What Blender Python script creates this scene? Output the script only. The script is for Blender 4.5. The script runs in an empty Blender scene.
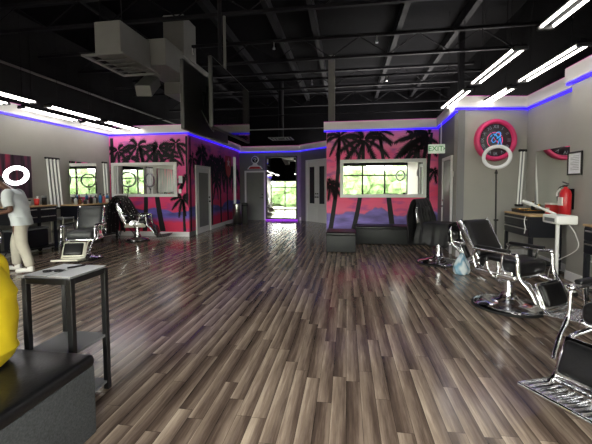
import bpy, bmesh, math, random
from mathutils import Vector, Matrix, Euler
random.seed(7)
PI = math.pi
SC = bpy.context.scene
COL = SC.collection

# ------------------------------------------------------------------ camera
F_PX, HZ, VX, VY, PP, ROLL = 345.0, 1.5, 347.0, 186.5, 204.0, math.atan(.005)
def make_camera():
    a, b = VX-296, VY-PP
    x = a*math.cos(ROLL)+b*math.sin(ROLL); y = -a*math.sin(ROLL)+b*math.cos(ROLL)
    p = math.atan(-y/F_PX); w = math.atan(x/math.hypot(F_PX, y))
    fw = Vector((-math.sin(w)*math.cos(p), math.cos(w)*math.cos(p), -math.sin(p)))
    rt = Vector((math.cos(w), math.sin(w), 0)); up = rt.cross(fw)
    # rolled axes
    r2 = rt*math.cos(ROLL)-up*math.sin(ROLL)
    u2 = rt*math.sin(ROLL)+up*math.cos(ROLL)
    M = Matrix((( r2.x, u2.x, -fw.x, 0), (r2.y, u2.y, -fw.y, 0), (r2.z, u2.z, -fw.z, HZ), (0, 0, 0, 1)))
    cd = bpy.data.cameras.new('camera'); co = bpy.data.objects.new('camera', cd); COL.objects.link(co)
    co.matrix_world = M
    cd.sensor_fit = 'HORIZONTAL'; cd.sensor_width = 36; cd.lens = 36*F_PX/592; cd.shift_y = -(222-PP)/592
    cd.clip_start = .05; cd.clip_end = 300
    SC.camera = co
make_camera()

# ------------------------------------------------------------------ materials
def srgb(c):
    return tuple(((v/255)/12.92 if v/255 <= .04045 else ((v/255+.055)/1.055)**2.4) for v in c)
def mat(name, col, rough=.5, metal=0, emit=None, strength=0, noise=0, nscale=20, bump=0, coat=0, spec=.5):
    m = bpy.data.materials.new(name); m.use_nodes = True
    nt = m.node_tree; bs = nt.nodes['Principled BSDF']
    c = srgb(col)
    bs.inputs['Base Color'].default_value = (*c, 1)
    bs.inputs['Roughness'].default_value = rough
    bs.inputs['Metallic'].default_value = metal
    bs.inputs['Specular IOR Level'].default_value = spec
    if coat: bs.inputs['Coat Weight'].default_value = coat
    if emit:
        bs.inputs['Emission Color'].default_value = (*srgb(emit), 1)
        bs.inputs['Emission Strength'].default_value = strength
    if noise or bump:
        tc = nt.nodes.new('ShaderNodeTexCoord'); nz = nt.nodes.new('ShaderNodeTexNoise')
        nz.inputs['Scale'].default_value = nscale; nz.inputs['Detail'].default_value = 4
        nt.links.new(tc.outputs['Object'], nz.inputs['Vector'])
        if noise:
            mr = nt.nodes.new('ShaderNodeMapRange'); mr.inputs['From Min'].default_value = .3; mr.inputs['From Max'].default_value = .7
            mr.inputs['To Min'].default_value = 1-noise; mr.inputs['To Max'].default_value = 1+noise
            nt.links.new(nz.outputs['Fac'], mr.inputs['Value'])
            mx = nt.nodes.new('ShaderNodeVectorMath'); mx.operation = 'SCALE'
            mx.inputs[0].default_value = c
            nt.links.new(mr.outputs['Result'], mx.inputs['Scale'])
            nt.links.new(mx.outputs['Vector'], bs.inputs['Base Color'])
        if bump:
            bp = nt.nodes.new('ShaderNodeBump'); bp.inputs['Strength'].default_value = bump; bp.inputs['Distance'].default_value = .01
            nt.links.new(nz.outputs['Fac'], bp.inputs['Height']); nt.links.new(bp.outputs['Normal'], bs.inputs['Normal'])
    return m

M = {}
M['wall'] = mat('grey_wall_paint', (166, 164, 158), .6, noise=.03, nscale=3)
M['wall_dark'] = mat('charcoal_wall_paint', (118, 117, 120), .6, noise=.03, nscale=3)
M['upper'] = mat('upper_wall_black', (32, 32, 34), .85, noise=.1, nscale=2, spec=.05)
M['deck'] = mat('ceiling_deck_black', (9, 9, 11), .9, noise=.25, nscale=1.5, spec=.02)
M['steel_black'] = mat('painted_black_steel', (18, 18, 21), .7, noise=.1, spec=.05)
M['duct'] = mat('duct_sheet_metal', (82, 82, 81), .55, noise=.08, nscale=4)
M['trim'] = mat('white_trim', (240, 238, 240), .5)
M['white'] = mat('white_gloss_paint', (240, 240, 238), .35)
M['door_white'] = mat('door_white', (236, 234, 236), .45)
M['door_grey'] = mat('door_grey', (128, 128, 128), .5, noise=.04, nscale=4)
M['dark_glass'] = mat('dark_glass', (58, 60, 64), .08)
M['chrome'] = mat('chrome', (225, 225, 228), .12, 1)
M['brushed'] = mat('brushed_steel', (188, 187, 182), .28, 1, noise=.08, nscale=8)
M['leather'] = mat('black_leather', (20, 20, 22), .34, noise=.15, nscale=60, bump=.12, spec=.35)
M['leather_grey'] = mat('worn_grey_leather', (62, 64, 66), .42, noise=.12, nscale=40, bump=.1)
M['black'] = mat('black_paint', (20, 20, 22), .4)
M['navy_black'] = mat('blue_black_metal', (24, 26, 34), .38)
M['rubber'] = mat('black_rubber', (16, 16, 16), .7)
M['cream'] = mat('cream_enamel', (224, 222, 206), .25)
M['felt'] = mat('grey_felt', (66, 69, 72), .95, noise=.35, nscale=90, bump=.3)
M['bench_dark'] = mat('charcoal_vinyl', (30, 32, 33), .6, noise=.15, nscale=30)
M['wood'] = mat('pale_wood_top', (196, 164, 120), .5, noise=.12, nscale=14)
M['red'] = mat('red_enamel', (196, 34, 44), .3)
M['red_plastic'] = mat('red_plastic', (205, 52, 48), .4)
M['label'] = mat('label_paper', (232, 230, 222), .7)
M['paper'] = mat('white_paper', (238, 240, 246), .8)
M['pink'] = mat('pink_clock_rim', (226, 62, 120), .35)
M['dial'] = mat('charcoal_dial', (70, 70, 76), .5)
M['dial_mark'] = mat('pale_blue_marks', (156, 176, 190), .5)
M['neon_blue'] = mat('blue_logo', (60, 170, 230), .4, emit=(50, 150, 230), strength=.15)
M['neon_pink'] = mat('pink_logo', (226, 80, 130), .4, emit=(226, 60, 120), strength=.3)
M['led_tube'] = mat('lit_tube', (255, 255, 255), .4, emit=(255, 250, 240), strength=3.5)
M['ring_lit'] = mat('lit_ring', (255, 255, 255), .4, emit=(255, 252, 255), strength=3)
M['ring_off'] = mat('white_diffuser', (226, 226, 232), .4)
M['blue_led'] = mat('blue_strip', (60, 30, 255), .4, emit=(52, 24, 255), strength=.3)
M['purple_led'] = mat('purple_strip', (190, 60, 255), .4, emit=(176, 40, 255), strength=.6)
M['pink_led'] = mat('pink_strip', (226, 120, 200), .4, emit=(230, 110, 200), strength=.15)
M['tube_off'] = mat('frosted_tube', (226, 226, 222), .25, emit=(255, 255, 250), strength=.03)
M['green_letter'] = mat('green_letter', (40, 150, 70), .5, emit=(40, 160, 70), strength=.06)
M['sign_white'] = mat('sign_face', (226, 236, 224), .5, emit=(226, 240, 220), strength=.05)
M['skin'] = mat('brown_skin', (96, 66, 52), .5)
M['skin2'] = mat('tan_skin', (150, 108, 84), .5)
M['hair'] = mat('black_hair', (18, 16, 15), .7, bump=.5, nscale=80)
M['shirt'] = mat('white_shirt', (214, 220, 224), .85, noise=.04, nscale=12, bump=.2)
M['pants'] = mat('cream_trousers', (196, 190, 176), .85, noise=.05, nscale=10, bump=.2)
M['shoe'] = mat('pale_shoe', (224, 222, 216), .6)
M['yellow'] = mat('yellow_shirt', (240, 212, 30), .85, noise=.05, nscale=9, bump=.3)
M['shorts'] = mat('grey_shorts', (150, 152, 156), .85)
M['cape'] = mat('black_cape', (22, 22, 24), .6, noise=.2, nscale=12)
M['cape_fleck'] = mat('flecked_cape', (26, 26, 28), .55)
M['screen'] = mat('tv_screen', (4, 4, 6), .05, spec=.25)
M['plastic_blk'] = mat('black_plastic', (20, 20, 21), .5)
M['gold'] = mat('gold_metal', (200, 160, 90), .25, 1)
M['clear'] = mat('clear_bottle', (196, 200, 200), .15)
M['bluebottle'] = mat('blue_bottle', (64, 130, 196), .3)
M['pinkbottle'] = mat('pink_bottle', (226, 110, 120), .3)
M['amber'] = mat('amber_bottle', (110, 70, 40), .3)
M['concrete'] = mat('outside_concrete', (196, 192, 186), .9, noise=.08, nscale=1)
M['asphalt'] = mat('outside_asphalt', (140, 134, 126), .9, noise=.1, nscale=2)
M['leaf'] = mat('green_leaves', (70, 94, 52), .8, noise=.5, nscale=3)
M['bark'] = mat('bark', (92, 76, 60), .9)
M['palm'] = mat('black_mural_paint', (24, 22, 28), .7)
M['alu'] = mat('dark_aluminium', (52, 50, 48), .4, .6)
M['grey_plastic'] = mat('grey_plastic', (120, 122, 126), .5)

m = bpy.data.materials.new('mirror_silver'); m.use_nodes = True
b = m.node_tree.nodes['Principled BSDF']
b.inputs['Base Color'].default_value = (.9, .91, .9, 1); b.inputs['Metallic'].default_value = 1; b.inputs['Roughness'].default_value = .004
M['mirror'] = m

m = bpy.data.materials.new('window_glass'); m.use_nodes = True
nt = m.node_tree; nt.nodes.remove(nt.nodes['Principled BSDF'])
tr = nt.nodes.new('ShaderNodeBsdfTransparent'); tr.inputs[0].default_value = (.93, .95, .94, 1)
gl = nt.nodes.new('ShaderNodeBsdfGlossy'); gl.inputs['Roughness'].default_value = .01
fr = nt.nodes.new('ShaderNodeFresnel'); fr.inputs['IOR'].default_value = 1.3
mx = nt.nodes.new('ShaderNodeMixShader')
nt.links.new(fr.outputs[0], mx.inputs[0]); nt.links.new(tr.outputs[0], mx.inputs[1]); nt.links.new(gl.outputs[0], mx.inputs[2])
nt.links.new(mx.outputs[0], nt.nodes['Material Output'].inputs['Surface'])
M['pane'] = m

# ---- floor planks running along Y
def floor_mat():
    m = bpy.data.materials.new('laminate_planks'); m.use_nodes = True
    nt = m.node_tree; N = nt.nodes; L = nt.links; bs = N['Principled BSDF']
    def math_(op, a, b=None, c=None):
        n = N.new('ShaderNodeMath'); n.operation = op
        for i, v in enumerate((a, b, c)):
            if v is None: continue
            if isinstance(v, (int, float)): n.inputs[i].default_value = v
            else: L.new(v, n.inputs[i])
        return n.outputs[0]
    tc = N.new('ShaderNodeTexCoord'); sp = N.new('ShaderNodeSeparateXYZ'); L.new(tc.outputs['Object'], sp.inputs[0])
    W, LEN = .102, .95
    xr = math_('DIVIDE', sp.outputs[0], W); row = math_('FLOOR', xr); fx = math_('SUBTRACT', xr, row)
    wn = N.new('ShaderNodeTexWhiteNoise'); wn.noise_dimensions = '1D'; L.new(row, wn.inputs['W'])
    yr = math_('ADD', math_('DIVIDE', sp.outputs[1], LEN), math_('MULTIPLY', wn.outputs['Value'], 7.3))
    idx = math_('FLOOR', yr); fy = math_('SUBTRACT', yr, idx)
    cb = N.new('ShaderNodeCombineXYZ'); L.new(row, cb.inputs[0]); L.new(idx, cb.inputs[1])
    w2 = N.new('ShaderNodeTexWhiteNoise'); w2.noise_dimensions = '2D'; L.new(cb.outputs[0], w2.inputs['Vector'])
    # grain: stretched noise, offset per plank
    off = N.new('ShaderNodeVectorMath'); off.operation = 'SCALE'; L.new(w2.outputs['Color'], off.inputs[0]); off.inputs['Scale'].default_value = 13
    ad = N.new('ShaderNodeVectorMath'); L.new(tc.outputs['Object'], ad.inputs[0]); L.new(off.outputs[0], ad.inputs[1])
    mp = N.new('ShaderNodeMapping'); mp.inputs['Scale'].default_value = (34, 2.2, 1); L.new(ad.outputs[0], mp.inputs['Vector'])
    nz = N.new('ShaderNodeTexNoise'); nz.inputs['Scale'].default_value = 1; nz.inputs['Detail'].default_value = 6; nz.inputs['Roughness'].default_value = .65
    L.new(mp.outputs[0], nz.inputs['Vector'])
    # across-plank tone: pale on one edge to dark on the other (printed pattern)
    flip = math_('GREATER_THAN', w2.outputs['Value'], .28)
    g = math_('ADD', math_('MULTIPLY', fx, math_('SUBTRACT', math_('MULTIPLY', flip, 2), 1)), math_('SUBTRACT', 1, flip))
    tone = math_('ADD', math_('MULTIPLY', math_('SUBTRACT', 1, g), .48), math_('MULTIPLY', w2.outputs['Value'], .30))
    tone = math_('ADD', tone, math_('MULTIPLY', math_('SUBTRACT', nz.outputs['Fac'], .5), .95))
    tone = math_('ADD', tone, .12)
    cr = N.new('ShaderNodeValToRGB'); L.new(tone, cr.inputs[0])
    e = cr.color_ramp.elements
    e[0].position = 0; e[0].color = (*srgb((54, 45, 40)), 1)
    e[1].position = 1; e[1].color = (*srgb((206, 188, 168)), 1)
    e2 = e.new(.35); e2.color = (*srgb((98, 83, 74)), 1)
    e3 = e.new(.68); e3.color = (*srgb((148, 131, 117)), 1)
    # seams
    ex = math_('MINIMUM', fx, math_('SUBTRACT', 1, fx)); ey = math_('MULTIPLY', math_('MINIMUM', fy, math_('SUBTRACT', 1, fy)), LEN/W)
    seam = math_('LESS_THAN', math_('MINIMUM', ex, ey), .018)
    mm = N.new('ShaderNodeMix'); mm.data_type = 'RGBA'; L.new(math_('MULTIPLY', seam, .6), mm.inputs[0]); L.new(cr.outputs[0], mm.inputs[6]); mm.inputs[7].default_value = (.012, .01, .009, 1)
    L.new(mm.outputs[2], bs.inputs['Base Color'])
    rr = math_('ADD', math_('MULTIPLY', nz.outputs['Fac'], .14), .11)
    L.new(rr, bs.inputs['Roughness'])
    bp = N.new('ShaderNodeBump'); bp.inputs['Strength'].default_value = .10; bp.inputs['Distance'].default_value = .004
    L.new(nz.outputs['Fac'], bp.inputs['Height']); L.new(bp.outputs['Normal'], bs.inputs['Normal'])
    return m
M['floor'] = floor_mat()

# ---- sunset mural paint: bands by height (object z = metres above floor)
def mural_mat(name, stops, axis=0, seed=0., mtn=None):
    m = bpy.data.materials.new(name); m.use_nodes = True
    nt = m.node_tree; N = nt.nodes; L = nt.links; bs = N['Principled BSDF']
    bs.inputs['Roughness'].default_value = .6
    tc = N.new('ShaderNodeTexCoord'); sp = N.new('ShaderNodeSeparateXYZ'); L.new(tc.outputs['Object'], sp.inputs[0])
    def math_(op, a, b=None, clamp=False):
        n = N.new('ShaderNodeMath'); n.operation = op; n.use_clamp = clamp
        for i, v in enumerate((a, b)):
            if v is None: continue
            if isinstance(v, (int, float)): n.inputs[i].default_value = v
            else: L.new(v, n.inputs[i])
        return n.outputs[0]
    h = sp.outputs[axis]; z = sp.outputs[2]
    cb = N.new('ShaderNodeCombineXYZ'); L.new(math_('MULTIPLY', h, .8), cb.inputs[0]); L.new(math_('MULTIPLY', z, 2.4), cb.inputs[1]); cb.inputs[2].default_value = seed
    nz = N.new('ShaderNodeTexNoise'); nz.inputs['Scale'].default_value = 1.3; nz.inputs['Detail'].default_value = 5; L.new(cb.outputs[0], nz.inputs['Vector'])
    zz = math_('ADD', z, math_('MULTIPLY', math_('SUBTRACT', nz.outputs['Fac'], .5), .9))
    f = math_('DIVIDE', zz, 3.2)
    cr = N.new('ShaderNodeValToRGB'); L.new(f, cr.inputs[0])
    e = cr.color_ramp.elements
    while len(e) > 1: e.remove(e[-1])
    e[0].position = stops[0][0]; e[0].color = (*srgb(stops[0][1]), 1)
    for p, c in stops[1:]:
        k = e.new(p); k.color = (*srgb(c), 1)
    outc = cr.outputs[0]
    # brushy second colour (violet clouds)
    n2 = N.new('ShaderNodeTexNoise'); n2.inputs['Scale'].default_value = 2.2; n2.inputs['Detail'].default_value = 6; L.new(cb.outputs[0], n2.inputs['Vector'])
    k2 = N.new('ShaderNodeMapRange'); k2.inputs['From Min'].default_value = .54; k2.inputs['From Max'].default_value = .72; L.new(n2.outputs['Fac'], k2.inputs['Value'])
    m2 = N.new('ShaderNodeMix'); m2.data_type = 'RGBA'; L.new(math_('MULTIPLY', k2.outputs[0], .75), m2.inputs[0]); L.new(outc, m2.inputs[6]); m2.inputs[7].default_value = (*srgb((150, 70, 160)), 1)
    outc = m2.outputs[2]
    if mtn:
        base, amp, foot, freq, colr = mtn
        c2 = N.new('ShaderNodeCombineXYZ'); L.new(math_('MULTIPLY', h, freq), c2.inputs[0]); c2.inputs[1].default_value = seed
        n3 = N.new('ShaderNodeTexNoise'); n3.inputs['Scale'].default_value = 1; n3.inputs['Detail'].default_value = 3; n3.inputs['Roughness'].default_value = .45; L.new(c2.outputs[0], n3.inputs['Vector'])
        ridge = math_('ADD', math_('MULTIPLY', math_('SUBTRACT', n3.outputs['Fac'], .5), amp*2), base)
        under = math_('MULTIPLY', math_('SUBTRACT', ridge, z), 25, True)
        above = math_('MULTIPLY', math_('SUBTRACT', z, foot), 6, True)
        mk = math_('MULTIPLY', under, above)
        c3 = N.new('ShaderNodeValToRGB'); L.new(n2.outputs['Fac'], c3.inputs[0])
        c3.color_ramp.elements[0].position = .3; c3.color_ramp.elements[0].color = (*srgb(tuple(int(v*.7) for v in colr)), 1)
        c3.color_ramp.elements[1].position = .7; c3.color_ramp.elements[1].color = (*srgb(tuple(min(255, int(v*1.2)) for v in colr)), 1)
        m3 = N.new('ShaderNodeMix'); m3.data_type = 'RGBA'; L.new(mk, m3.inputs[0]); L.new(outc, m3.inputs[6]); L.new(c3.outputs[0], m3.inputs[7])
        outc = m3.outputs[2]
    L.new(outc, bs.inputs['Base Color'])
    return m
STOPS = [(0, (222, 80, 110)), (.10, (240, 84, 116)), (.22, (246, 110, 150)), (.42, (250, 84, 128)), (.58, (252, 132, 172)), (.72, (250, 96, 152)), (.86, (250, 144, 190)), (1, (226, 108, 184))]
M['mural_r'] = mural_mat('sunset_mural_paint', STOPS, 0, 3.1, (.80, .34, .12, 1.7, (128, 110, 186)))
M['mural_f'] = mural_mat('sunset_mural_paint_front', [(0, (222, 50, 92)), (.18, (236, 58, 100)), (.42, (248, 78, 140)), (.7, (250, 104, 176)), (1, (250, 136, 196))], 0, 8.4, (.85, .3, .42, 1.1, (104, 94, 180)))
M['mural_s'] = mural_mat('sunset_mural_paint_side', [(0, (210, 44, 86)), (.2, (226, 52, 98)), (.45, (236, 76, 142)), (.75, (240, 96, 172)), (1, (244, 130, 190))], 1, 5.7, (.9, .3, .45, 1.0, (98, 90, 176)))

# ------------------------------------------------------------------ mesh helper
class MB:
    def __init__(s): s.v = []; s.f = []; s.m = []; s.sm = []
    def add(s, vs, fs, mi=0, smooth=False):
        o = len(s.v); s.v += [tuple(v) for v in vs]
        for f in fs: s.f.append([i+o for i in f]); s.m.append(mi); s.sm.append(smooth)
        return s
    def from_bm(s, bm, mi=0, smooth=False, X=None):
        bm.verts.ensure_lookup_table(); bm.verts.index_update()
        vs = [(X @ v.co if X else v.co.copy()) for v in bm.verts]
        s.add(vs, [[v.index for v in f.verts] for f in bm.faces], mi, smooth); bm.free(); return s
    def box(s, c, d, bev=0, seg=1, rot=None, mi=0, smooth=None, mx=None):
        bm = bmesh.new(); bmesh.ops.create_cube(bm, size=1)
        for v in bm.verts: v.co = Vector((v.co.x*d[0], v.co.y*d[1], v.co.z*d[2]))
        if bev: bmesh.ops.bevel(bm, geom=bm.edges[:], offset=min(bev, min(d)*.49), segments=seg, profile=.5, affect='EDGES')
        X = Matrix.Translation(c)
        if rot is not None: X = X @ Euler(rot).to_matrix().to_4x4()
        if mx is not None: X = mx @ X
        return s.from_bm(bm, mi, (seg > 1) if smooth is None else smooth, X)
    def b2(s, x0, x1, y0, y1, z0, z1, bev=0, seg=1, mi=0):
        return s.box(((x0+x1)/2, (y0+y1)/2, (z0+z1)/2), (abs(x1-x0), abs(y1-y0), abs(z1-z0)), bev, seg, mi=mi)
    def cyl(s, p0, p1, r0, r1=None, seg=20, mi=0, cap=True):
        p0 = Vector(p0); p1 = Vector(p1); r1 = r0 if r1 is None else r1
        d = (p1-p0).normalized(); a = d.orthogonal().normalized(); b = d.cross(a)
        vs = []
        for p, r in ((p0, r0), (p1, r1)):
            for i in range(seg):
                t = 2*PI*i/seg; vs.append(p+(a*math.cos(t)+b*math.sin(t))*r)
        s.add(vs, [[i, (i+1) % seg, seg+(i+1) % seg, seg+i] for i in range(seg)], mi, True)
        if cap: s.add(vs, [list(range(seg))[::-1], list(range(seg, 2*seg))], mi, False)
        return s
    def lathe(s, prof, c=(0, 0, 0), seg=32, mi=0, mx=None):
        vs = []; n = len(prof); c = Vector(c)
        for i in range(seg):
            t = 2*PI*i/seg
            for r, z in prof: 
                p = Vector((r*math.cos(t), r*math.sin(t), z)); vs.append((mx @ p if mx else p)+c)
        fs = []
        for i in range(seg):
            j = (i+1) % seg
            for k in range(n-1): fs.append([i*n+k, j*n+k, j*n+k+1, i*n+k+1])
        s.add(vs, fs, mi, True)
        return s
    def tube(s, pts, r, seg=10, closed=False, mi=0, flat=1.0, cap=True):
        pts = [Vector(p) for p in pts]; n = len(pts)
        rs = r if isinstance(r, (list, tuple)) else [r]*n
        vs = []; prev = None
        for i, p in enumerate(pts):
            if closed: d = pts[(i+1) % n]-pts[i-1]
            else: d = pts[min(i+1, n-1)]-pts[max(i-1, 0)]
            d.normalize()
            if prev is None: a = d.orthogonal().normalized()
            else:
                a = prev-d*prev.dot(d); a = a.normalized() if a.length > 1e-6 else d.orthogonal().normalized()
            prev = a; b = d.cross(a)
            for k in range(seg):
                t = 2*PI*k/seg; vs.append(p+(a*math.cos(t)+b*math.sin(t)*flat)*rs[i])
        fs = []
        for i in range(n if closed else n-1):
            j = (i+1) % n
            for k in range(seg): fs.append([i*seg+k, i*seg+(k+1) % seg, j*seg+(k+1) % seg, j*seg+k])
        s.add(vs, fs, mi, True)
        if not closed and cap: s.add(vs, [list(range(seg))[::-1], list(range((n-1)*seg, n*seg))], mi, True)
        return s
    def ell(s, c, r, seg=20, rings=12, mi=0, rot=None):
        bm = bmesh.new(); bmesh.ops.create_uvsphere(bm, u_segments=seg, v_segments=rings, radius=1)
        X = Matrix.Translation(c)
        if rot is not None: X = X @ Euler(rot).to_matrix().to_4x4()
        X = X @ Matrix.Diagonal((*r, 1))
        return s.from_bm(bm, mi, True, X)
    def prism(s, poly, p, ax, ay, n, th, mi=0):
        p = Vector(p); ax = Vector(ax); ay = Vector(ay); n = Vector(n); k = len(poly)
        a = [p+ax*x+ay*y for x, y in poly]; b = [q+n*th for q in a]
        return s.add(a+b, [list(range(k))[::-1], list(range(k, 2*k))]+[[i, (i+1) % k, k+(i+1) % k, k+i] for i in range(k)], mi)
    def text(s, txt, size, X, mi=0, depth=.002, align='CENTER'):
        cu = bpy.data.curves.new('t', 'FONT'); cu.body = txt; cu.size = size; cu.extrude = depth; cu.align_x = align; cu.align_y = 'CENTER'
        ob = bpy.data.objects.new('t', cu); COL.objects.link(ob)
        dg = bpy.context.evaluated_depsgraph_get(); me = ob.evaluated_get(dg).to_mesh()
        s.add([X @ v.co for v in me.vertices], [list(f.vertices) for f in me.polygons], mi)
        ob.evaluated_get(dg).to_mesh_clear(); bpy.data.objects.remove(ob); bpy.data.curves.remove(cu)
        return s
    def build(s, name, mats, parent=None, loc=None):
        me = bpy.data.meshes.new(name); me.from_pydata(s.v, [], s.f)
        if not isinstance(mats, (list, tuple)): mats = [mats]
        for q in mats: me.materials.append(M[q] if isinstance(q, str) else q)
        for p, mi, sm in zip(me.polygons, s.m, s.sm): p.material_index = mi; p.use_smooth = sm
        bm = bmesh.new(); bm.from_mesh(me); bmesh.ops.recalc_face_normals(bm, faces=bm.faces[:]); bm.to_mesh(me); bm.free()
        me.update()
        o = bpy.data.objects.new(name, me); COL.objects.link(o)
        if parent: o.parent = parent
        if loc: o.location = loc
        return o

def tag(o, label, cat, group=None, kind=None):
    if label: o['label'] = label
    if cat: o['category'] = cat
    if group: o['group'] = group
    if kind: o['kind'] = kind
    return o
def thing(name, label, cat, loc=(0, 0, 0), rz=0, group=None, rot=None):
    o = bpy.data.objects.new(name, None); COL.objects.link(o)
    o.empty_display_size = .1
    o.location = loc; o.rotation_euler = rot if rot else (0, 0, rz)
    return tag(o, label, cat, group)
def struct(name, mb, mats, parent=None, label=None, cat=None):
    o = mb.build(name, mats, parent)
    if parent is None: o['kind'] = 'structure'; o['label'] = label or name.replace('_', ' '); o['category'] = cat or name.split('_')[0]
    return o
KIDS = {}
def copy_tree(o, parent=None):
    c = o.copy(); COL.objects.link(c); c.parent = parent
    for ch in list(o.children): copy_tree(ch, c)
    return c
def place(src, loc, rz, label, group=None):
    c = copy_tree(src); c.location = loc; c.rotation_euler = (0, 0, rz); c['label'] = label
    if group: c['group'] = group
    return c

# ------------------------------------------------------------------ room shell
XL, XR, YF, YB, HC = -7.25, 3.72, -3.0, 14.95, 5.4
struct('floor', MB().b2(XL-.3, XR+.3, YF-.1, YB+.3, -.1, 0), 'floor', label='grey brown laminate plank floor running down the shop', cat='floor')
struct('ceiling', MB().b2(XL-.4, XR+.4, YF-.3, YB+.4, HC, HC+.15), 'deck', label='black open ceiling deck above the roof joists', cat='ceiling')
def wall_seg(name, p, q, z0, z1, m, th=.14, label=None, back=None):
    p = Vector((*p, 0)); q = Vector((*q, 0)); d = (q-p).normalized(); n = Vector((-d.y, d.x, 0))   # left of p->q is the room side
    poly = [p, q, q-n*th, p-n*th]
    mb = MB(); mb.prism([(v.x, v.y) for v in poly], (0, 0, z0), (1, 0, 0), (0, 1, 0), (0, 0, 1), z1-z0)
    return struct(name, mb, m, label=label, cat='wall')
ZT = 3.28
wall_seg('wall_left', (XL, 9.75), (XL, YF), 0, ZT, 'wall', label='grey side wall behind the row of barber stations with the man')
wall_seg('wall_left_upper', (XL-.05, YB), (XL-.05, YF), ZT, HC, 'upper', .1, label='dark painted upper wall above the man and his station')
wall_seg('wall_office_front', (-4.68, 9.75), (XL, 9.75), 0, ZT, 'wall_dark', label='office wall carrying the mural with the long framed mirror beside the stations')
wall_seg('wall_office_side', (-4.75, YB), (-4.68, 9.75), 0, ZT, 'wall_dark', label='office wall carrying the mural around the white side door')
struct('wall_office_top', MB().b2(XL, -4.8, 10.0, YB, ZT-.1, ZT-.02), 'deck', label='dark flat top of the mural office', cat='wall')
wall_seg('wall_back', (-1.98, YB), (-4.8, YB), 0, ZT, 'wall_dark', label='dark grey wall behind the tall mirror and grey door')
wall_seg('wall_back_upper', (XR+.1, YB+.06), (XL, YB+.06), ZT, HC, 'deck', .1, label='black upper wall at the end of the shop')
wall_seg('wall_angled', (-.3, 13.3), (-1.98, YB), 0, ZT, 'wall_dark', label='angled dark grey wall holding the white double doors')
wall_seg('wall_room_front', (2.40, 9.65), (-.56, 9.65), 0, ZT-.03, 'wall_dark', label='wall carrying the pink palm mural above the long bench')
wall_seg('wall_room_side', (-.56, 9.65), (-.56, 13.6), 0, ZT-.03, 'wall_dark', label='side of the mural room facing the end wall')
struct('wall_room_top', MB().b2(-.5, 2.3, 9.75, 13.4, ZT-.15, ZT-.05), 'deck', label='dark flat top of the room behind the bench', cat='wall')
wall_seg('wall_return', (2.27, 7.63), (2.40, 9.65), 0, ZT, 'wall_dark', label='short grey return wall with the white framed door under the exit sign')
wall_seg('wall_clock', (3.73, 7.88), (2.27, 7.63), 0, ZT, 'wall', label='light grey wall with the big pink clock')
wall_seg('wall_right', (XR, YF), (XR, 7.93), 0, ZT, 'wall', label='light grey side wall behind the station mirror and extinguisher')
wall_seg('wall_right_upper', (XR+.05, YF), (XR+.05, YB), ZT, HC, 'deck', .1, label='black upper wall over the clock side')
struct('wall_pillar', MB().b2(3.47, XR, 4.8, 6.03, 0, ZT+.02), 'wall', label='grey pillar with the extinguisher and the framed notice', cat='wall')

# cornice band with the blue strip under it
N_TRIM = [0]
def cornice(p, q, zl, desc, th=.07, hh=.22, ext=(0, 0)):
    p = Vector((*p, 0)); q = Vector((*q, 0)); d = (q-p).normalized(); n = Vector((-d.y, d.x, 0))
    p = p-d*ext[0]; q = q+d*ext[1]
    N_TRIM[0] += 1
    poly = [p, q, q+n*th, p+n*th]
    mb = MB().prism([(v.x, v.y) for v in poly], (0, 0, zl+.03), (1, 0, 0), (0, 1, 0), (0, 0, 1), hh)
    o = struct('trim_%d' % N_TRIM[0], mb, 'trim', label='white cornice band '+desc, cat='trim')
    a = [p+n*.004, q+n*.004, q+n*.05, p+n*.05]
    e = MB().prism([(v.x, v.y) for v in a], (0, 0, zl-.012), (1, 0, 0), (0, 1, 0), (0, 0, 1), .038).build('led_strip', 'blue_led', o)
    e['label'] = 'glowing blue light strip'
    e2 = MB().prism([(v.x, v.y) for v in (p+n*.03, q+n*.03, q+n*.06, p+n*.06)], (0, 0, zl+.03+hh), (1, 0, 0), (0, 1, 0), (0, 0, 1), .012).build('top_led_strip', 'pink_led', o)
    e2['label'] = 'faint pink light strip'
cornice((XL, 9.75), (XL, YF), 3.08, 'above the stations with the working man')
cornice((-4.68, 9.75), (XL, 9.75), 3.08, 'over the mural behind the chair with the flecked cape', ext=(.07, 0))
cornice((-4.75, YB), (-4.68, 9.75), 3.06, 'over the mural with the white side door')
cornice((-1.98, YB), (-4.75, YB), 3.0, 'over the tall mirror and grey door')
cornice((-.5, 13.45), (-1.98, YB), 3.02, 'over the white double doors')
cornice((2.40, 9.65), (-.56, 9.65), 3.0, 'over the pink palm mural and bench', ext=(0, .07))
cornice((2.27, 7.63), (2.40, 9.65), 3.02, 'over the door by the exit sign')
cornice((3.73, 7.88), (2.27, 7.63), 3.07, 'above the pink clock', ext=(0, .07))
cornice((XR, 6.03), (XR, 7.88), 3.07, 'above the leaning station mirror')
cornice((3.47, 4.8), (3.47, 6.03), 3.07, 'round the pillar with the extinguisher', ext=(.05, .07))
cornice((XR, YF), (XR, 4.8), 3.07, 'above the stations past the pillar')
def baseboard(side, p, q, a=None):
    p = Vector((*p, 0)); q = Vector((*q, 0)); d = (q-p).normalized(); n = Vector((-d.y, d.x, 0))
    poly = [p, q, q+n*.018, p+n*.018]
    struct('baseboard_'+side, MB().prism([(v.x, v.y) for v in poly], (0, 0, 0), (1, 0, 0), (0, 1, 0), (0, 0, 1), .14), 'door_white', label='white skirting board along the %s wall' % side.replace('_', ' '), cat='baseboard')
baseboard('left', (XL, 9.75), (XL, YF))
baseboard('office_front', (-4.68, 9.75), (XL, 9.75))
baseboard('office_side_far', (-4.75, YB), (-4.71, 11.55))
baseboard('clock', (3.73, 7.88), (2.27, 7.63))
baseboard('right', (XR, 6.03), (XR, 7.88))
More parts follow.
